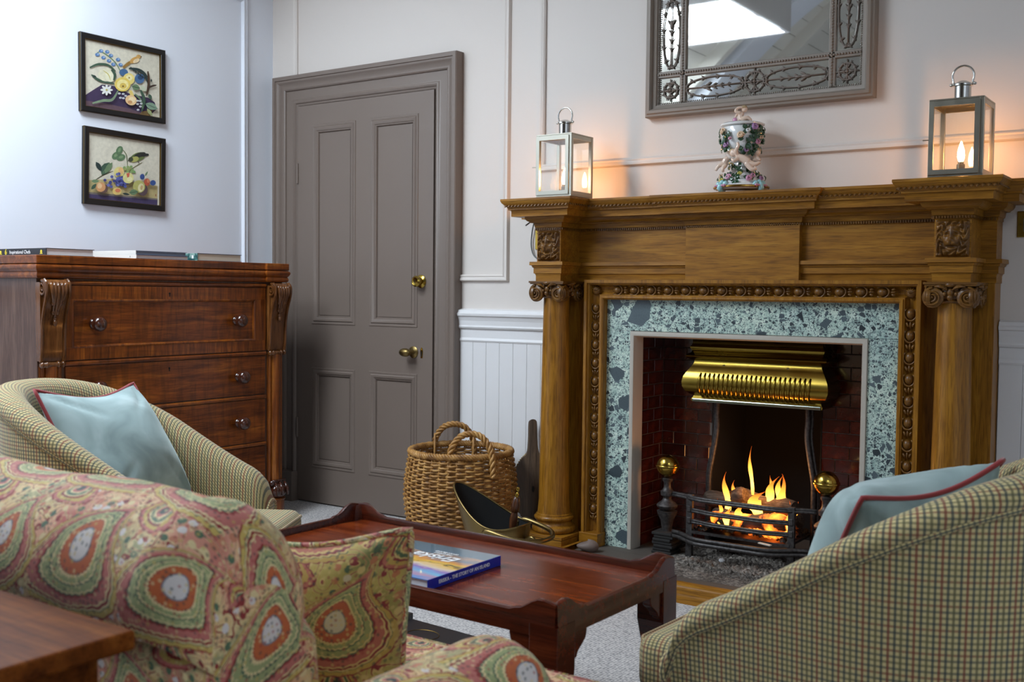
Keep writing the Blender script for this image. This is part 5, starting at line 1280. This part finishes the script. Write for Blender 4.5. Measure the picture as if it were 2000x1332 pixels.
for sx in (-1, 1):
    for sy in (-1, 1):
        q = MB(); x, y = sx*(TX-.028), sy*(TY-.028)
        v = []
        for z, w in ((0, .026), (.15, .027), (.27, .030), (.33, .034), (TT-.002, .034)): v.append((z, w))
        for (z0, w0), (z1, w1) in zip(v, v[1:]):
            b0 = len(q.v)
            def ring(z, w): return [(x+sx*.0352-sx*2*w if a < 0 else x+sx*.0352, y+sy*.0352-sy*2*w if c < 0 else y+sy*.0352, z) for a, c in ((-1, -1), (1, -1), (1, 1), (-1, 1))]
            q.add(ring(z0, w0)+ring(z1, w1), [(0, 1, 5, 4), (1, 2, 6, 5), (2, 3, 7, 6), (3, 0, 4, 7)])
        q.build('leg', 'table_wood', ct, bevel=.003)
        # fretted brackets either side of the leg
        for ax in (0, 1):
            prof = catmull([(u, w, 0) for u, w in ((.05, .30), (.056, .326), (.066, .344), (.074, .348), (.080, .358), (.096, .370), (.108, .380), (.112, .396))], 4)
            poly = [(p.x, p.y) for p in prof]+[(.112, .404), (.04, .404), (.04, .30)]
            q = MB()
            if ax == 0: q.prism(poly, lambda u, w, h: (sx*(TX-u), sy*(TY+.002-h), w), 0, .022)
            else: q.prism(poly, lambda u, w, h: (sx*(TX+.002-h), sy*(TY-u), w), 0, .022)
            q.build('bracket', 'table_wood', ct, bevel=.002)
        q = MB(); cc = (sx*(TX-.004), sy*(TY-.004))      # hollowed corner post inside the gallery
        vs_ = []; n_ = 10
        for i in range(n_+1):
            a = PI/2*i/n_
            for z in (TT, TT+.010, TT+.024, TT+.034, TT+.041):
                r = .036-.010*((z-TT)/.053)**2
                vs_.append((cc[0]-sx*r*(1-.55*math.sin(2*a)*.5)*math.cos(a)*.75, cc[1]-sy*r*(1-.55*math.sin(2*a)*.5)*math.sin(a)*.75, z))
        fs = [(i*5+j, (i+1)*5+j, (i+1)*5+j+1, i*5+j+1) for i in range(n_) for j in range(4)]
        b0 = len(vs_); vs_.append((cc[0], cc[1], TT+.041)); fs += [(i*5+4, (i+1)*5+4, b0) for i in range(n_)]
        q.add(vs_, fs); q.build('corner_block', 'table_wood', ct, smooth='auto')
# the island book
t = NT('sunset_cover'); gc = t.n('SeparateXYZ', Vector=t.n('TexCoord').outputs['Generated']); nz = t.n('TexNoise', Vector=t.n('Mapping', Vector=t.n('TexCoord').outputs['Generated'], Scale=(2.2, 7, 1)).outputs[0], Scale=1.6, Detail=5.0, Distortion=.6)
f_ = t.math('ADD', gc.outputs[1], t.math('MULTIPLY', t.math('SUBTRACT', nz.outputs[0], .5), .28))
t.P(Base__Color=t.ramp(f_, [(0, srgb(80, 150, 214)), (.10, srgb(190, 150, 176)), (.18, srgb(110, 190, 226)), (.29, srgb(150, 116, 190)), (.36, srgb(230, 210, 190)), (.425, srgb(240, 190, 70)), (.44, srgb(60, 50, 50)), (.46, srgb(240, 196, 70)), (.55, srgb(224, 150, 70)), (.63, srgb(110, 120, 134)), (.72, srgb(180, 140, 110)), (.78, srgb(86, 112, 128)), (1, srgb(76, 98, 108))]), Roughness=.18, Coat__Weight=.5)
BX0, BX1, BY0, BY1, BZ = 2.478, 2.766, -2.097, -1.824, TT+.0005
bk = book(BX0, BX1, BY0, BY1, BZ, BZ+.023, 'blue-spined hardback with a sunset cover on the coffee table', 'sunset_cover', 'blue_spine', 'paper', 'book', None, 'x+')
def cover_text(txt, size, x, y, **kw): return text_mesh('lettering', txt, size, Matrix.Translation((x, y, BZ+.0234)) @ Matrix.Rotation(PI, 4, 'Z'), 'white_print', bk, **kw)
cover_text('Eriska', .056, 2.650, -1.925, shear=.25, bold=.0004); cover_text('THE STORY', .0105, 2.648, -1.893, bold=.0002); cover_text('OF AN ISLAND', .0105, 2.648, -1.880, bold=.0002)
text_mesh('lettering', 'ERISKA - THE STORY OF AN ISLAND', .0118, Matrix.Translation((BX1+.0013, -1.965, BZ+.0115)) @ Matrix.Rotation(PI/2, 4, 'Z') @ Matrix.Rotation(PI/2, 4, 'X'), 'white_print', bk, bold=.0002)

# ============================================================ black folders on the carpet
def folder(cx, cy, w, d, h, rz, label, emblem):
    f = thing('presentation_box', label, 'box', (cx, cy, 0), rz, 'black boxes under the coffee table', True)
    MB().box(-w/2, w/2, -d/2, d/2, 0, h*.55).build('tray', 'black_box', f, bevel=.002); MB().box(-w/2-.004, w/2+.004, -d/2-.004, d/2+.004, h*.55, h).build('lid', 'black_box', f, bevel=.002)
    if emblem:
        q = MB(); q.tube([(.055*math.cos(a), .045*math.sin(a), h+.0004) for a in [2*PI*i/32 for i in range(32)]], .0012, 5, True); q.build('gold_emblem', 'gilt', f)
folder(2.165, -1.385, .27, .19, .030, math.radians(-4), 'flat black box with a gold ring on the carpet', True)
folder(1.92, -1.345, .20, .16, .045, math.radians(-2), 'small black lidded box on the carpet, left of the gold-ringed one', False)

# ============================================================ tub armchairs
def tub_chair(label, loc, rz):
    ch = thing('tub_armchair', label, 'armchair', loc, rz, 'tub armchairs', True)
    W, FX, CXa = .345, .34, -.02; SC = Matrix.Diagonal((.88, .88, 1, 1))
    pts = []
    for i in range(15): pts.append((lerp(FX, CXa, i/14), W))
    for i in range(1, 40): a = PI/2+PI*i/40; pts.append((CXa+W*1.04*math.cos(a), W*math.sin(a)))
    for i in range(15): pts.append((lerp(CXa, FX, i/14), -W))
    n_ = len(pts); dist = [0]
    for i in range(1, n_): dist.append(dist[-1]+math.hypot(pts[i][0]-pts[i-1][0], pts[i][1]-pts[i-1][1]))
    L = dist[-1]
    def top(i):
        x = pts[i][0]; e = min(dist[i], L-dist[i])
        z = .445+.365*smoothstep(-.25, 1.12, (FX-x)/.70)
        return z-.075*(1-math.sqrt(max(0, 1-(1-min(1, e/.08))**2)))
    secs = []
    for i in range(n_):
        p0, p1 = pts[max(0, i-1)], pts[min(n_-1, i+1)]; d = Vector((p1[0]-p0[0], p1[1]-p0[1])).normalized(); nn = Vector((-d.y, d.x))
        if nn.dot(Vector((pts[i][0]-CXa if pts[i][0] < CXa else 0, pts[i][1]))) < 0: nn = -nn
        zt = top(i)
        sec = [(.018, .12), (.024, .22), (.036, .34), (.050, zt-.062), (.054, zt-.046), (.062, zt-.040), (.066, zt-.026), (.060, zt-.009), (.044, zt), (.020, zt+.003), (-.006, zt-.002), (-.028, zt-.016), (-.040, zt-.042), (-.046, zt-.10), (-.048, .36), (-.046, .28)]
        secs.append([(pts[i][0]+nn.x*o, pts[i][1]+nn.y*o, z) for o, z in sec])
    m = len(secs[0]); q = MB(); vs_ = [p for s_ in secs for p in s_]; fs = []; uv = []
    cum = []
    for s_ in secs:
        c = [0]
        for a, b_ in zip(s_, s_[1:]): c.append(c[-1]+(Vector(b_)-Vector(a)).length)
        cum.append([s_[0][2]+v for v in c])
    for i in range(n_-1):
        for j in range(m-1):
            fs.append((i*m+j, (i+1)*m+j, (i+1)*m+j+1, i*m+j+1)); uv.append([(dist[i], cum[i][j]), (dist[i+1], cum[i+1][j]), (dist[i+1], cum[i+1][j+1]), (dist[i], cum[i][j+1])])
    for i in (0, n_-1): fs.append(tuple(i*m+j for j in range(m))); uv.append([(p[1], p[2]) for p in secs[i]])
    q.add(vs_, fs, uv); q.xform(SC).build('shell', 'tweed', ch, autos=55)
    q = MB(); q.tube([(s_[4][0], s_[4][1], s_[4][2]) for s_ in secs], .0062, 8); q.xform(SC).build('rim_piping', 'tweed', ch, smooth=True)
    for i in (0, n_-1): MB().tube([secs[i][j] for j in range(m)], .006, 8).xform(SC).build('front_piping', 'tweed', ch, smooth=True)
    def rounded(name, x0, x1, hy, z0, z1, bv):
        b_ = uvbox(MB().box(x0, x1, -hy, hy, z0, z1)); o = b_.xform(SC).build(name, 'tweed', ch, bevel=bv, seg=4); o.data.polygons.foreach_set('use_smooth', [True]*len(o.data.polygons)); return o
    rounded('seat_cushion', -.30, .480, .298, .270, .395, .035); rounded('front_rail', -.28, .425, .325, .115, .29, .015)
    q = MB(); q.tube([(.465, -.28, .372), (.480, -.25, .378), (.482, .25, .378), (.465, .28, .372)], .005, 8); q.xform(SC).build('seat_piping', 'tweed', ch, smooth=True)
    for x, y in ((.37, .29), (.37, -.29), (-.26, .22), (-.26, -.22)): MB().lathe([(0, 0), (.016, 0), (.024, .12), (0, .12)], (x, y, 0), 12).xform(SC).build('leg', 'knob_wood', ch, smooth='auto')
    return ch
tub_chair('checked tweed tub armchair beside the chest of drawers', (1.55, -1.95, 0), math.radians(30))
tub_chair('checked tweed tub armchair in the right foreground, seen from behind', (3.655, -1.76, 0), math.radians(177))

# ============================================================ cushions
def cushion(label, c, az, tilt, rl, w, h, th, mat, pmat, pr=.0055, sag=.0, cat='cushion', seed=1, pin=.075, rnd_=0):
    N_ = Vector((math.cos(az)*math.cos(tilt), math.sin(az)*math.cos(tilt), math.sin(tilt))); Z_ = Vector((0, 0, 1)); U = (Z_-N_*N_.dot(Z_)).normalized(); R_ = U.cross(N_)
    U2 = U*math.cos(rl)+R_*math.sin(rl); R2 = R_*math.cos(rl)-U*math.sin(rl)
    M = Matrix.Translation(c) @ Matrix((R2, U2, N_)).transposed().to_4x4(); rg = random.Random(seed); p1, p2 = rg.uniform(0, 6), rg.uniform(0, 6)
    cu = thing('cushion', label, cat, tuple(c), local=True); cu.matrix_world = M
    def P(a, b_, s):
        x = w/2*a*(1-pin*math.cos(b_*PI/2)-rnd_*b_**6); y = h/2*b_*(1-pin*math.cos(a*PI/2)-rnd_*a**6)
        y -= sag*math.cos(a*PI/2)*smoothstep(-.2, 1, b_)
        t = th/2*((1-abs(a)**2.6)*(1-abs(b_)**2.6))**.55
        t *= 1+.10*math.sin(3*a+p1+2*b_)*math.cos(2.5*b_+p2)
        for k_ in range(4):      # soft creases running in from the corners
            ca, cb = ((-1, -1), (1, -1), (1, 1), (-1, 1))[k_]; d_ = abs((a-ca)*cb*.8-(b_-cb)*ca)*1.3; r_ = math.hypot(a-ca, b_-cb)
            t -= .010*math.exp(-(d_/.10)**2)*smoothstep(1.1, .35, r_)*smoothstep(0, .2, r_)
        return (x, y, s*max(0, t)+.012*math.sin(2*a+p2)*math.sin(2*b_+p1))
    q = MB()
    for s in (-1, 1): q.grid(36, 36, lambda a, b_: P(a*2-1, b_*2-1, s), lambda a, b_: (a*w, b_*h))
    o = q.build('cover', mat, cu, smooth=True)
    bm = bmesh.new(); bm.from_mesh(o.data); bmesh.ops.remove_doubles(bm, verts=bm.verts, dist=1e-5); bmesh.ops.recalc_face_normals(bm, faces=bm.faces); bm.to_mesh(o.data); bm.free()
    loop = [P(-1+2*i/30, -1, 1) for i in range(30)]+[P(1, -1+2*i/30, 1) for i in range(30)]+[P(1-2*i/30, 1, 1) for i in range(30)]+[P(-1, 1-2*i/30, 1) for i in range(30)]
    MB().tube(loop, pr, 8, True).build('piping', pmat, cu, smooth=True)
    return cu
cushion('pale blue velvet cushion with red piping in the armchair by the chest', Vector((1.425, -1.925, .600)), .297, .60, .03, .435, .435, .15, 'velvet', 'red_piping', sag=.025, seed=4)
cushion('pale blue velvet cushion with red piping in the right foreground armchair', Vector((3.625, -1.640, .565)), 2.80, .66, .18, .39, .41, .24, 'velvet', 'red_piping', sag=.02, seed=9)

# ============================================================ paisley sofa
sf = thing('paisley_sofa', 'paisley upholstered sofa in the foreground facing the fire', 'sofa', (2.4, -2.75, 0))
SX0, SX1 = 1.42, 3.445
def loft(stations, name, mat, capend=True, par=sf, us=None):
    q = MB(); m = len(stations[0]); vs_ = [p for s_ in stations for p in s_]; fs = []; uv = []; cum = []; du = [0]
    for a, b_ in zip(stations, stations[1:]): du.append(du[-1]+max((Vector(a[k])-Vector(b_[k])).length for k in (m//4, m//2, 3*m//4)))
    base = stations[len(stations)//2]; c = [0]
    for a, b_ in zip(base, base[1:]): c.append(c[-1]+(Vector(b_)-Vector(a)).length)
    for i in range(len(stations)-1):
        for j in range(m-1):
            fs.append((i*m+j, (i+1)*m+j, (i+1)*m+j+1, i*m+j+1)); uv.append([(du[i], c[j]), (du[i+1], c[j]), (du[i+1], c[j+1]), (du[i], c[j+1])])
    if capend:
        for i in (0, len(stations)-1): fs.append(tuple(i*m+j for j in range(m))); uv.append([(p[1]*.9+p[0], p[2]) for p in stations[i]])
    q.add(vs_, fs, uv); return q.build(name, mat, par, autos=60)
# back: rolled top swept along x, rounded off at the ends
def back_section(x, k, zt=.80):
    cy, cz, r = -2.95, zt-.122, .122; S = [(-3.055, .12), (-3.060, .40), (-3.052, .62), (-3.048, cz-.045)]
    for i in range(17):
        a = math.radians(200-i*13.5); S.append((cy+r*math.cos(a), cz+r*math.sin(a)))
    S += [(-2.812, cz-.06), (-2.800, .60), (-2.79, .50), (-2.78, .40), (-2.78, .30)]
    mid = (cy+.02, .52)
    return [(x, lerp(mid[0], y, k), max(.12, lerp(mid[1], z, k)) if z > .13 else z) for y, z in S]
st = []
xe = 3.17; rad = .095
for i in range(9): a = PI/2*(1-i/8); st.append((SX0+.0+rad*(1-math.sin(PI/2-a)), .62+.38*math.cos(a)))
N_x = 26
stations = [back_section(1.62-rad*math.sin(PI/2*(1-i/8)), .62+.38*math.cos(PI/2*(1-i/8))) for i in range(9)]
stations += [back_section(lerp(1.63, xe-rad-.002, i/N_x), 1.0, .80+.004*math.sin(i*.9)) for i in range(N_x+1)]
stations += [back_section(xe-rad+rad*math.sin(PI/2*i/8), .62+.38*math.cos(PI/2*i/8)) for i in range(9)]
loft(stations, 'back', 'paisley')
def arm(xc, name):
    ss = []
    def sec(y, k):
        r, cz = .098, .488; S = [(-.085, .12), (-.085, .36), (-.088, cz-.02)]
        for i in range(15): a = math.radians(190-i*200/14); S.append((r*math.cos(a), cz+r*math.sin(a)))
        S += [(.088, cz-.02), (.085, .36), (.085, .12)]
        return [(xc+lerp(0, x, k), y, lerp(.40, z, k) if z > .13 else z) for x, z in S]
    for i in range(12): ss.append(sec(lerp(-3.04, -2.665, i/11), 1))
    for i in range(1, 9): a = PI/2*i/8; ss.append(sec(-2.665+.075*math.sin(a), .55+.45*math.cos(a)))
    loft(ss, name, 'paisley')
arm(3.345, 'arm'); arm(1.52, 'arm')
def padded(name, poly, z0, z1, bv):
    b_ = uvbox(MB().prism(poly, XYZ, z0, z1)); o = b_.build(name, 'paisley', sf, bevel=bv, seg=4); o.data.polygons.foreach_set('use_smooth', [True]*len(o.data.polygons)); return o
padded('seat_cushion', [(1.615, -2.785), (3.25, -2.785), (3.25, -2.595), (3.435, -2.595), (3.435, -2.385), (1.43, -2.385), (1.43, -2.595), (1.615, -2.595)], .322, .450, .03)
padded('base', [(1.44, -3.0), (3.43, -3.0), (3.43, -2.42), (1.44, -2.42)], .10, .325, .01)
q = MB(); q.tube([(1.44, -2.388, .438), (3.425, -2.388, .438)], .006, 8); q.build('seat_piping', 'paisley', sf, smooth=True)
for x in (1.5, 3.37):
    for y in (-2.48, -2.95): MB().lathe([(0, 0), (.02, 0), (.03, .10), (0, .10)], (x, y, 0), 12).build('leg', 'knob_wood', sf, smooth='auto')
cushion('green-gold paisley scatter cushion propped in the sofa corner', Vector((2.925, -2.655, .505)), math.radians(-58), .12, .03, .40, .38, .18, 'paisley_cushion', 'paisley', .0065, .032, seed=12, pin=.05, rnd_=.03)

# ============================================================ console table behind the sofa
cn = thing('console_table', 'polished brown wooden side table at the lower left, behind the sofa', 'side table', (2.55, -3.4, 0))
CX1, CYF, CZ = 3.165, -3.125, .68
MB().box(1.9, CX1, -3.62, CYF, CZ-.024, CZ).build('table_top', 'console_wood', cn, bevel=.004)
MB().box(1.95, CX1-.03, -3.59, CYF-.03, CZ-.14, CZ-.024).build('apron', 'console_wood', cn, bevel=.002)
for x in (1.98, CX1-.06):
    for y in (-3.56, CYF-.06): MB().box(x-.022, x+.022, y-.022, y+.022, 0, CZ-.024).build('leg', 'console_wood', cn, bevel=.003)

# ============================================================ wicker basket
BC = Vector((1.490, -.320, 0))
wb = thing('log_basket', 'round wicker log basket with two twisted handles by the door', 'basket', tuple(BC))
def br(z): return interp([(0, .185), (.06, .204), (.14, .224), (.22, .233), (.30, .230), (.37, .219), (.41, .211)], z)
q = MB(); NS = 38
for k in range(37):
    z = .008+k*.0106; pts = []
    for i in range(NS*4):
        a = 2*PI*i/(NS*4); rr_ = br(z)+.0062*math.sin(NS/2*a+(k % 2)*PI); pts.append((BC.x+rr_*math.cos(a), BC.y+rr_*math.sin(a), z+.0012*math.sin(5*a+k)+(.0015*random.uniform(-1, 1))))
    q.tube(pts, .0050, 6, True)
for i in range(NS):
    a = 2*PI*i/NS; q.tube([(BC.x+br(z)*math.cos(a), BC.y+br(z)*math.sin(a), z) for z in [0, .06, .12, .18, .24, .30, .36, .40]], .0042, 5)
q.build('weave', 'wicker', wb, smooth=True, kind='stuff')
def twist(path, r, tr, turns, n=3, ph=0):
    P = catmull(path, 8) if len(path) < 40 else [Vector(p) for p in path]; b_ = MB()
    for s in range(n):
        out = []
        for i, p in enumerate(P):
            t = i/(len(P)-1); d = (P[min(i+1, len(P)-1)]-P[max(0, i-1)]).normalized(); h = Vector((0, 0, 1)) if abs(d.z) < .95 else Vector((1, 0, 0)); u = d.cross(h).normalized(); v = d.cross(u)
            a = 2*PI*(turns*t+s/n)+ph; out.append(p+u*(r*math.cos(a))+v*(r*math.sin(a)))
        b_.tube(out, tr, 6)
    return b_
ringp = [(BC.x+.211*math.cos(2*PI*i/140), BC.y+.211*math.sin(2*PI*i/140), .412) for i in range(141)]
twist(ringp, .0095, .0065, 26, 4).build('rim', 'wicker', wb, smooth=True)
MB().lathe([(0, .004), (.185, .004), (.185, .012), (0, .012)], tuple(BC), 40).build('bottom', 'wicker_dark', wb)
cdir = Vector((4.235-BC.x, -3.897-BC.y, 0)).normalized(); cside = Vector((-cdir.y, cdir.x, 0))
for s, off in ((1, .04), (-1, -.03)):
    cen = BC+cdir*(s*.178)+cside*off+Vector((0, 0, .40)); P = [cen+cside*x+Vector((0, 0, z))+cdir*(s*dd) for x, z, dd in ((-.090, -.070, .032), (-.088, -.01, .022), (-.078, .045, .006), (-.046, .090, -.010), (0, .104, -.016), (.046, .090, -.010), (.078, .045, .006), (.088, -.01, .022), (.090, -.070, .032))]
    h_ = twist(P, .0080, .0066, 7, 3).build('handle', 'wicker', wb, smooth=True)
    q = MB()
    for sg in (-1, 1):
        b0 = cen+cside*(sg*.084)+Vector((0, 0, .03)); q.tube(catmull([b0+Vector((0, 0, .03)), b0+cdir*(s*-.03)+Vector((0, 0, -.02)), b0+cdir*(s*-.045)+Vector((0, 0, -.09))], 5), .0052, 6)
    q.build('handle_brace', 'wicker', h_, smooth=True)

# ============================================================ coal scuttle
sc = thing('coal_scuttle', 'old brass helmet coal scuttle in front of the basket', 'coal scuttle', (1.865, -.56, 0), math.radians(2), None, True)
def scut(inner):
    b_ = MB(); off = -.003 if inner else 0
    def f(a, c):
        th = 2*PI*a; lip = (math.cos(th-PI)*.5+.5)**2.6; bk_ = (math.cos(th)*.5+.5)**3
        rz_ = .175+.155*lip+.028*bk_; rx = .118+.045*lip; ry = .118-.012*lip
        t = c; z = .045+(rz_-.045)*t; g_ = (.62+.38*math.sin(t*PI/2)**.8)
        return ((rx*g_+off)*math.cos(th)-.045*lip*t**1.6, (ry*g_+off)*math.sin(th), z)
    b_.grid(48, 14, f); return b_
scut(False).build('bowl', 'brass_old', sc, smooth=True); scut(True).build('lining', 'soot', sc, smooth=True)
rim = [scut(False).v[i*15+14] for i in range(48)]; MB().tube(rim, .004, 6, True).build('rolled_rim', 'brass_old', sc, smooth=True)
MB().lathe([(0, 0), (.082, 0), (.085, .006), (.070, .020), (.066, .036), (.080, .046), (0, .047)], (0, 0, 0), 32).build('foot', 'brass_old', sc, smooth='auto')
q = MB(); q.tube(catmull([(.012, -.126, .178), (.03, -.132, .190), (.10, -.128, .178), (.165, -.105, .166), (.205, -.05, .160), (.213, 0, .159), (.205, .05, .160), (.165, .105, .166), (.10, .128, .178), (.03, .132, .190), (.012, .126, .178)], 5), .0095, 10); q.build('bail_handle', 'brass_old', sc, smooth=True)
for s in (-1, 1):
    q = MB(); q.prism([(-.042, .118), (-.030, .105), (-.010, .100), (.010, .105), (.034, .102), (.046, .116), (.034, .130), (.012, .134), (.016, .185), (-.004, .19), (-.006, .136), (-.032, .132)], lambda u, w, h: (u, s*h, w), .108, .1165)
    for x in (-.028, .030): q.ell((x, s*.117, .117), (.006, .004, .006), 8, 6)
    q.build('lug', 'brass_old', sc, bevel=.001)
MB().tube(catmull([(.118, 0, .15), (.15, 0, .155), (.165, 0, .12), (.150, 0, .085), (.112, 0, .085)], 6), .007, 8).build('rear_handle', 'brass_old', sc, smooth=True)
# turned handle of the hearth shovel standing in the scuttle
sh = thing('hearth_shovel', 'turned wooden shovel handle with brass tip poking out of the scuttle', 'fire shovel', (1.905, -.535, .05))
ax = Vector((.14, .03, 1)).normalized(); Mh = Matrix.Translation((1.895, -.54, .085)) @ ax.to_track_quat('Z', 'X').to_matrix().to_4x4()
q = MB(); q.lathe([(0, 0), (.006, 0), (.006, .075), (.011, .080), (.014, .10), (.016, .13), (.012, .155), (.016, .160), (.017, .185), (.014, .21), (.010, .215), (0, .215)], (0, 0, 0), 14).xform(Mh); q.build('grip', 'handle_wood', sh, smooth='auto')
q = MB(); q.lathe([(0, .215), (.007, .215), (.008, .222), (.006, .230), (.004, .234), (.006, .240), (.0075, .246), (.005, .253), (0, .255)], (0, 0, 0), 12).xform(Mh); q.build('brass_tip', 'brass', sh, smooth='auto')
MB().box(-.03, .03, -.004, .004, -.03, .012).xform(Mh).build('blade', 'iron', sh)

# ============================================================ bellows leaning on the wainscot
be = thing('bellows', 'dark wooden fire bellows with brass studs leaning behind the column', 'bellows', (1.715, -.10, 0), 0, None, True)
be.location = (1.728, -.125, .0); be.scale = (.86, .86, .86); be.rotation_euler = (math.radians(-9), 0, math.radians(38))
PE = catmull([(u, w, 0) for u, w in ((0, .02), (.035, .06), (.088, .14), (.108, .22), (.096, .30), (.060, .365), (.030, .40), (.022, .46), (.020, .54), (.014, .56), (0, .565))], 5)
pear = [(p.x, p.y) for p in PE]+[(-p.x, p.y) for p in PE[::-1][1:-1]]
XZb = lambda u, w, h: (u, h, w)
MB().prism(pear, XZb, -.032, -.020).build('front_board', 'bellows_wood', be, bevel=.002); MB().prism(pear, XZb, .020, .032).build('rear_board', 'bellows_wood', be, bevel=.002)
MB().prism([(u*.96, w) for u, w in pear if w < .40], XZb, -.020, .020).build('leather', 'handle_wood', be)
q = MB(); q.ell((0, -.0325, .22), (.006, .002, .016), 10, 6); q.build('valve_slot', 'dark_inside', be)
q = MB()
for p in PE[6:33:1]:
    if p.y < .40:
        for yy in (-.026, .026): q.ell((p.x*1.01, yy, p.y), (.0028,)*3, 6, 4); q.ell((-p.x*1.01, yy, p.y), (.0028,)*3, 6, 4)
q.build('studs', 'brass', be, smooth=True)
MB().lathe([(0, -.06), (.006, -.06), (.012, .03), (0, .03)], (0, 0, .0), 12).build('nozzle', 'brass', be, smooth='auto')
be.location.z = .055

# ============================================================ shell, socket plates, cords
q = MB(); q.grid(16, 16, lambda a, c: (math.sin(c*PI)*math.cos(a*2*PI)*.045*(1+.05*math.sin(8*a*2*PI)), math.sin(c*PI)*math.sin(a*2*PI)*.028, math.cos(c*PI)*.022*(1+.3*math.cos(a*2*PI))))
q.xform(Matrix.Translation((2.065, -.235, .072)) @ Matrix.Rotation(.4, 4, 'Z')); tag(q.build('sea_shell', 'pale_shell', None, smooth=True, loc=(2.065, -.235, .051)), 'small brownish shell on the hearth beside the marble', 'shell')
def plate(x, z, label, w=.043):
    p = thing('wall_socket', label, 'socket', (x, 0, z-.045)); MB().box(x-w, x+w, -.006, 0, z-.043, z+.043).build('plate', 'brass', p, bevel=.002); return p
p = plate(1.672, 1.309, 'brass socket plate half hidden behind the left end of the mantel', .028); MB().lathe([(0, 0), (.003, 0), (.003, .002), (0, .002)], (1.655, -.0075, 1.335), 8, 'y').build('screw', 'brass_old', p)
tag(MB().tube(catmull([(1.70, -.16, 1.36), (1.652, -.03, 1.388), (1.632, -.012, 1.34), (1.628, -.011, 1.28), (1.648, -.012, 1.235), (1.700, -.010, 1.215), (1.756, -.012, 1.225)], 8), .0032, 8).build('lamp_cord', 'cable', None, smooth=True, loc=(1.65, -.01, 1.22)), 'grey lamp cord looping below the left lantern', 'cord')
p = plate(3.605, 1.322, 'brass socket plate with a grey plug right of the mantel'); MB().box(3.585, 3.635, -.040, -.006, 1.292, 1.345).build('plug', 'grey_plastic', p, bevel=.010, seg=3); MB().lathe([(0, 0), (.003, 0), (.003, .002), (0, .002)], (3.572, -.0075, 1.322), 8, 'y').build('screw', 'brass_old', p)
tag(MB().tube(catmull([(3.61, -.04, 1.34), (3.64, -.05, 1.375), (3.66, -.03, 1.42), (3.67, -.02, 1.46)], 6), .0032, 8).build('lamp_cord', 'cable', None, smooth=True, loc=(3.64, -.03, 1.38)), 'grey lamp cord rising from the right plug', 'cord')
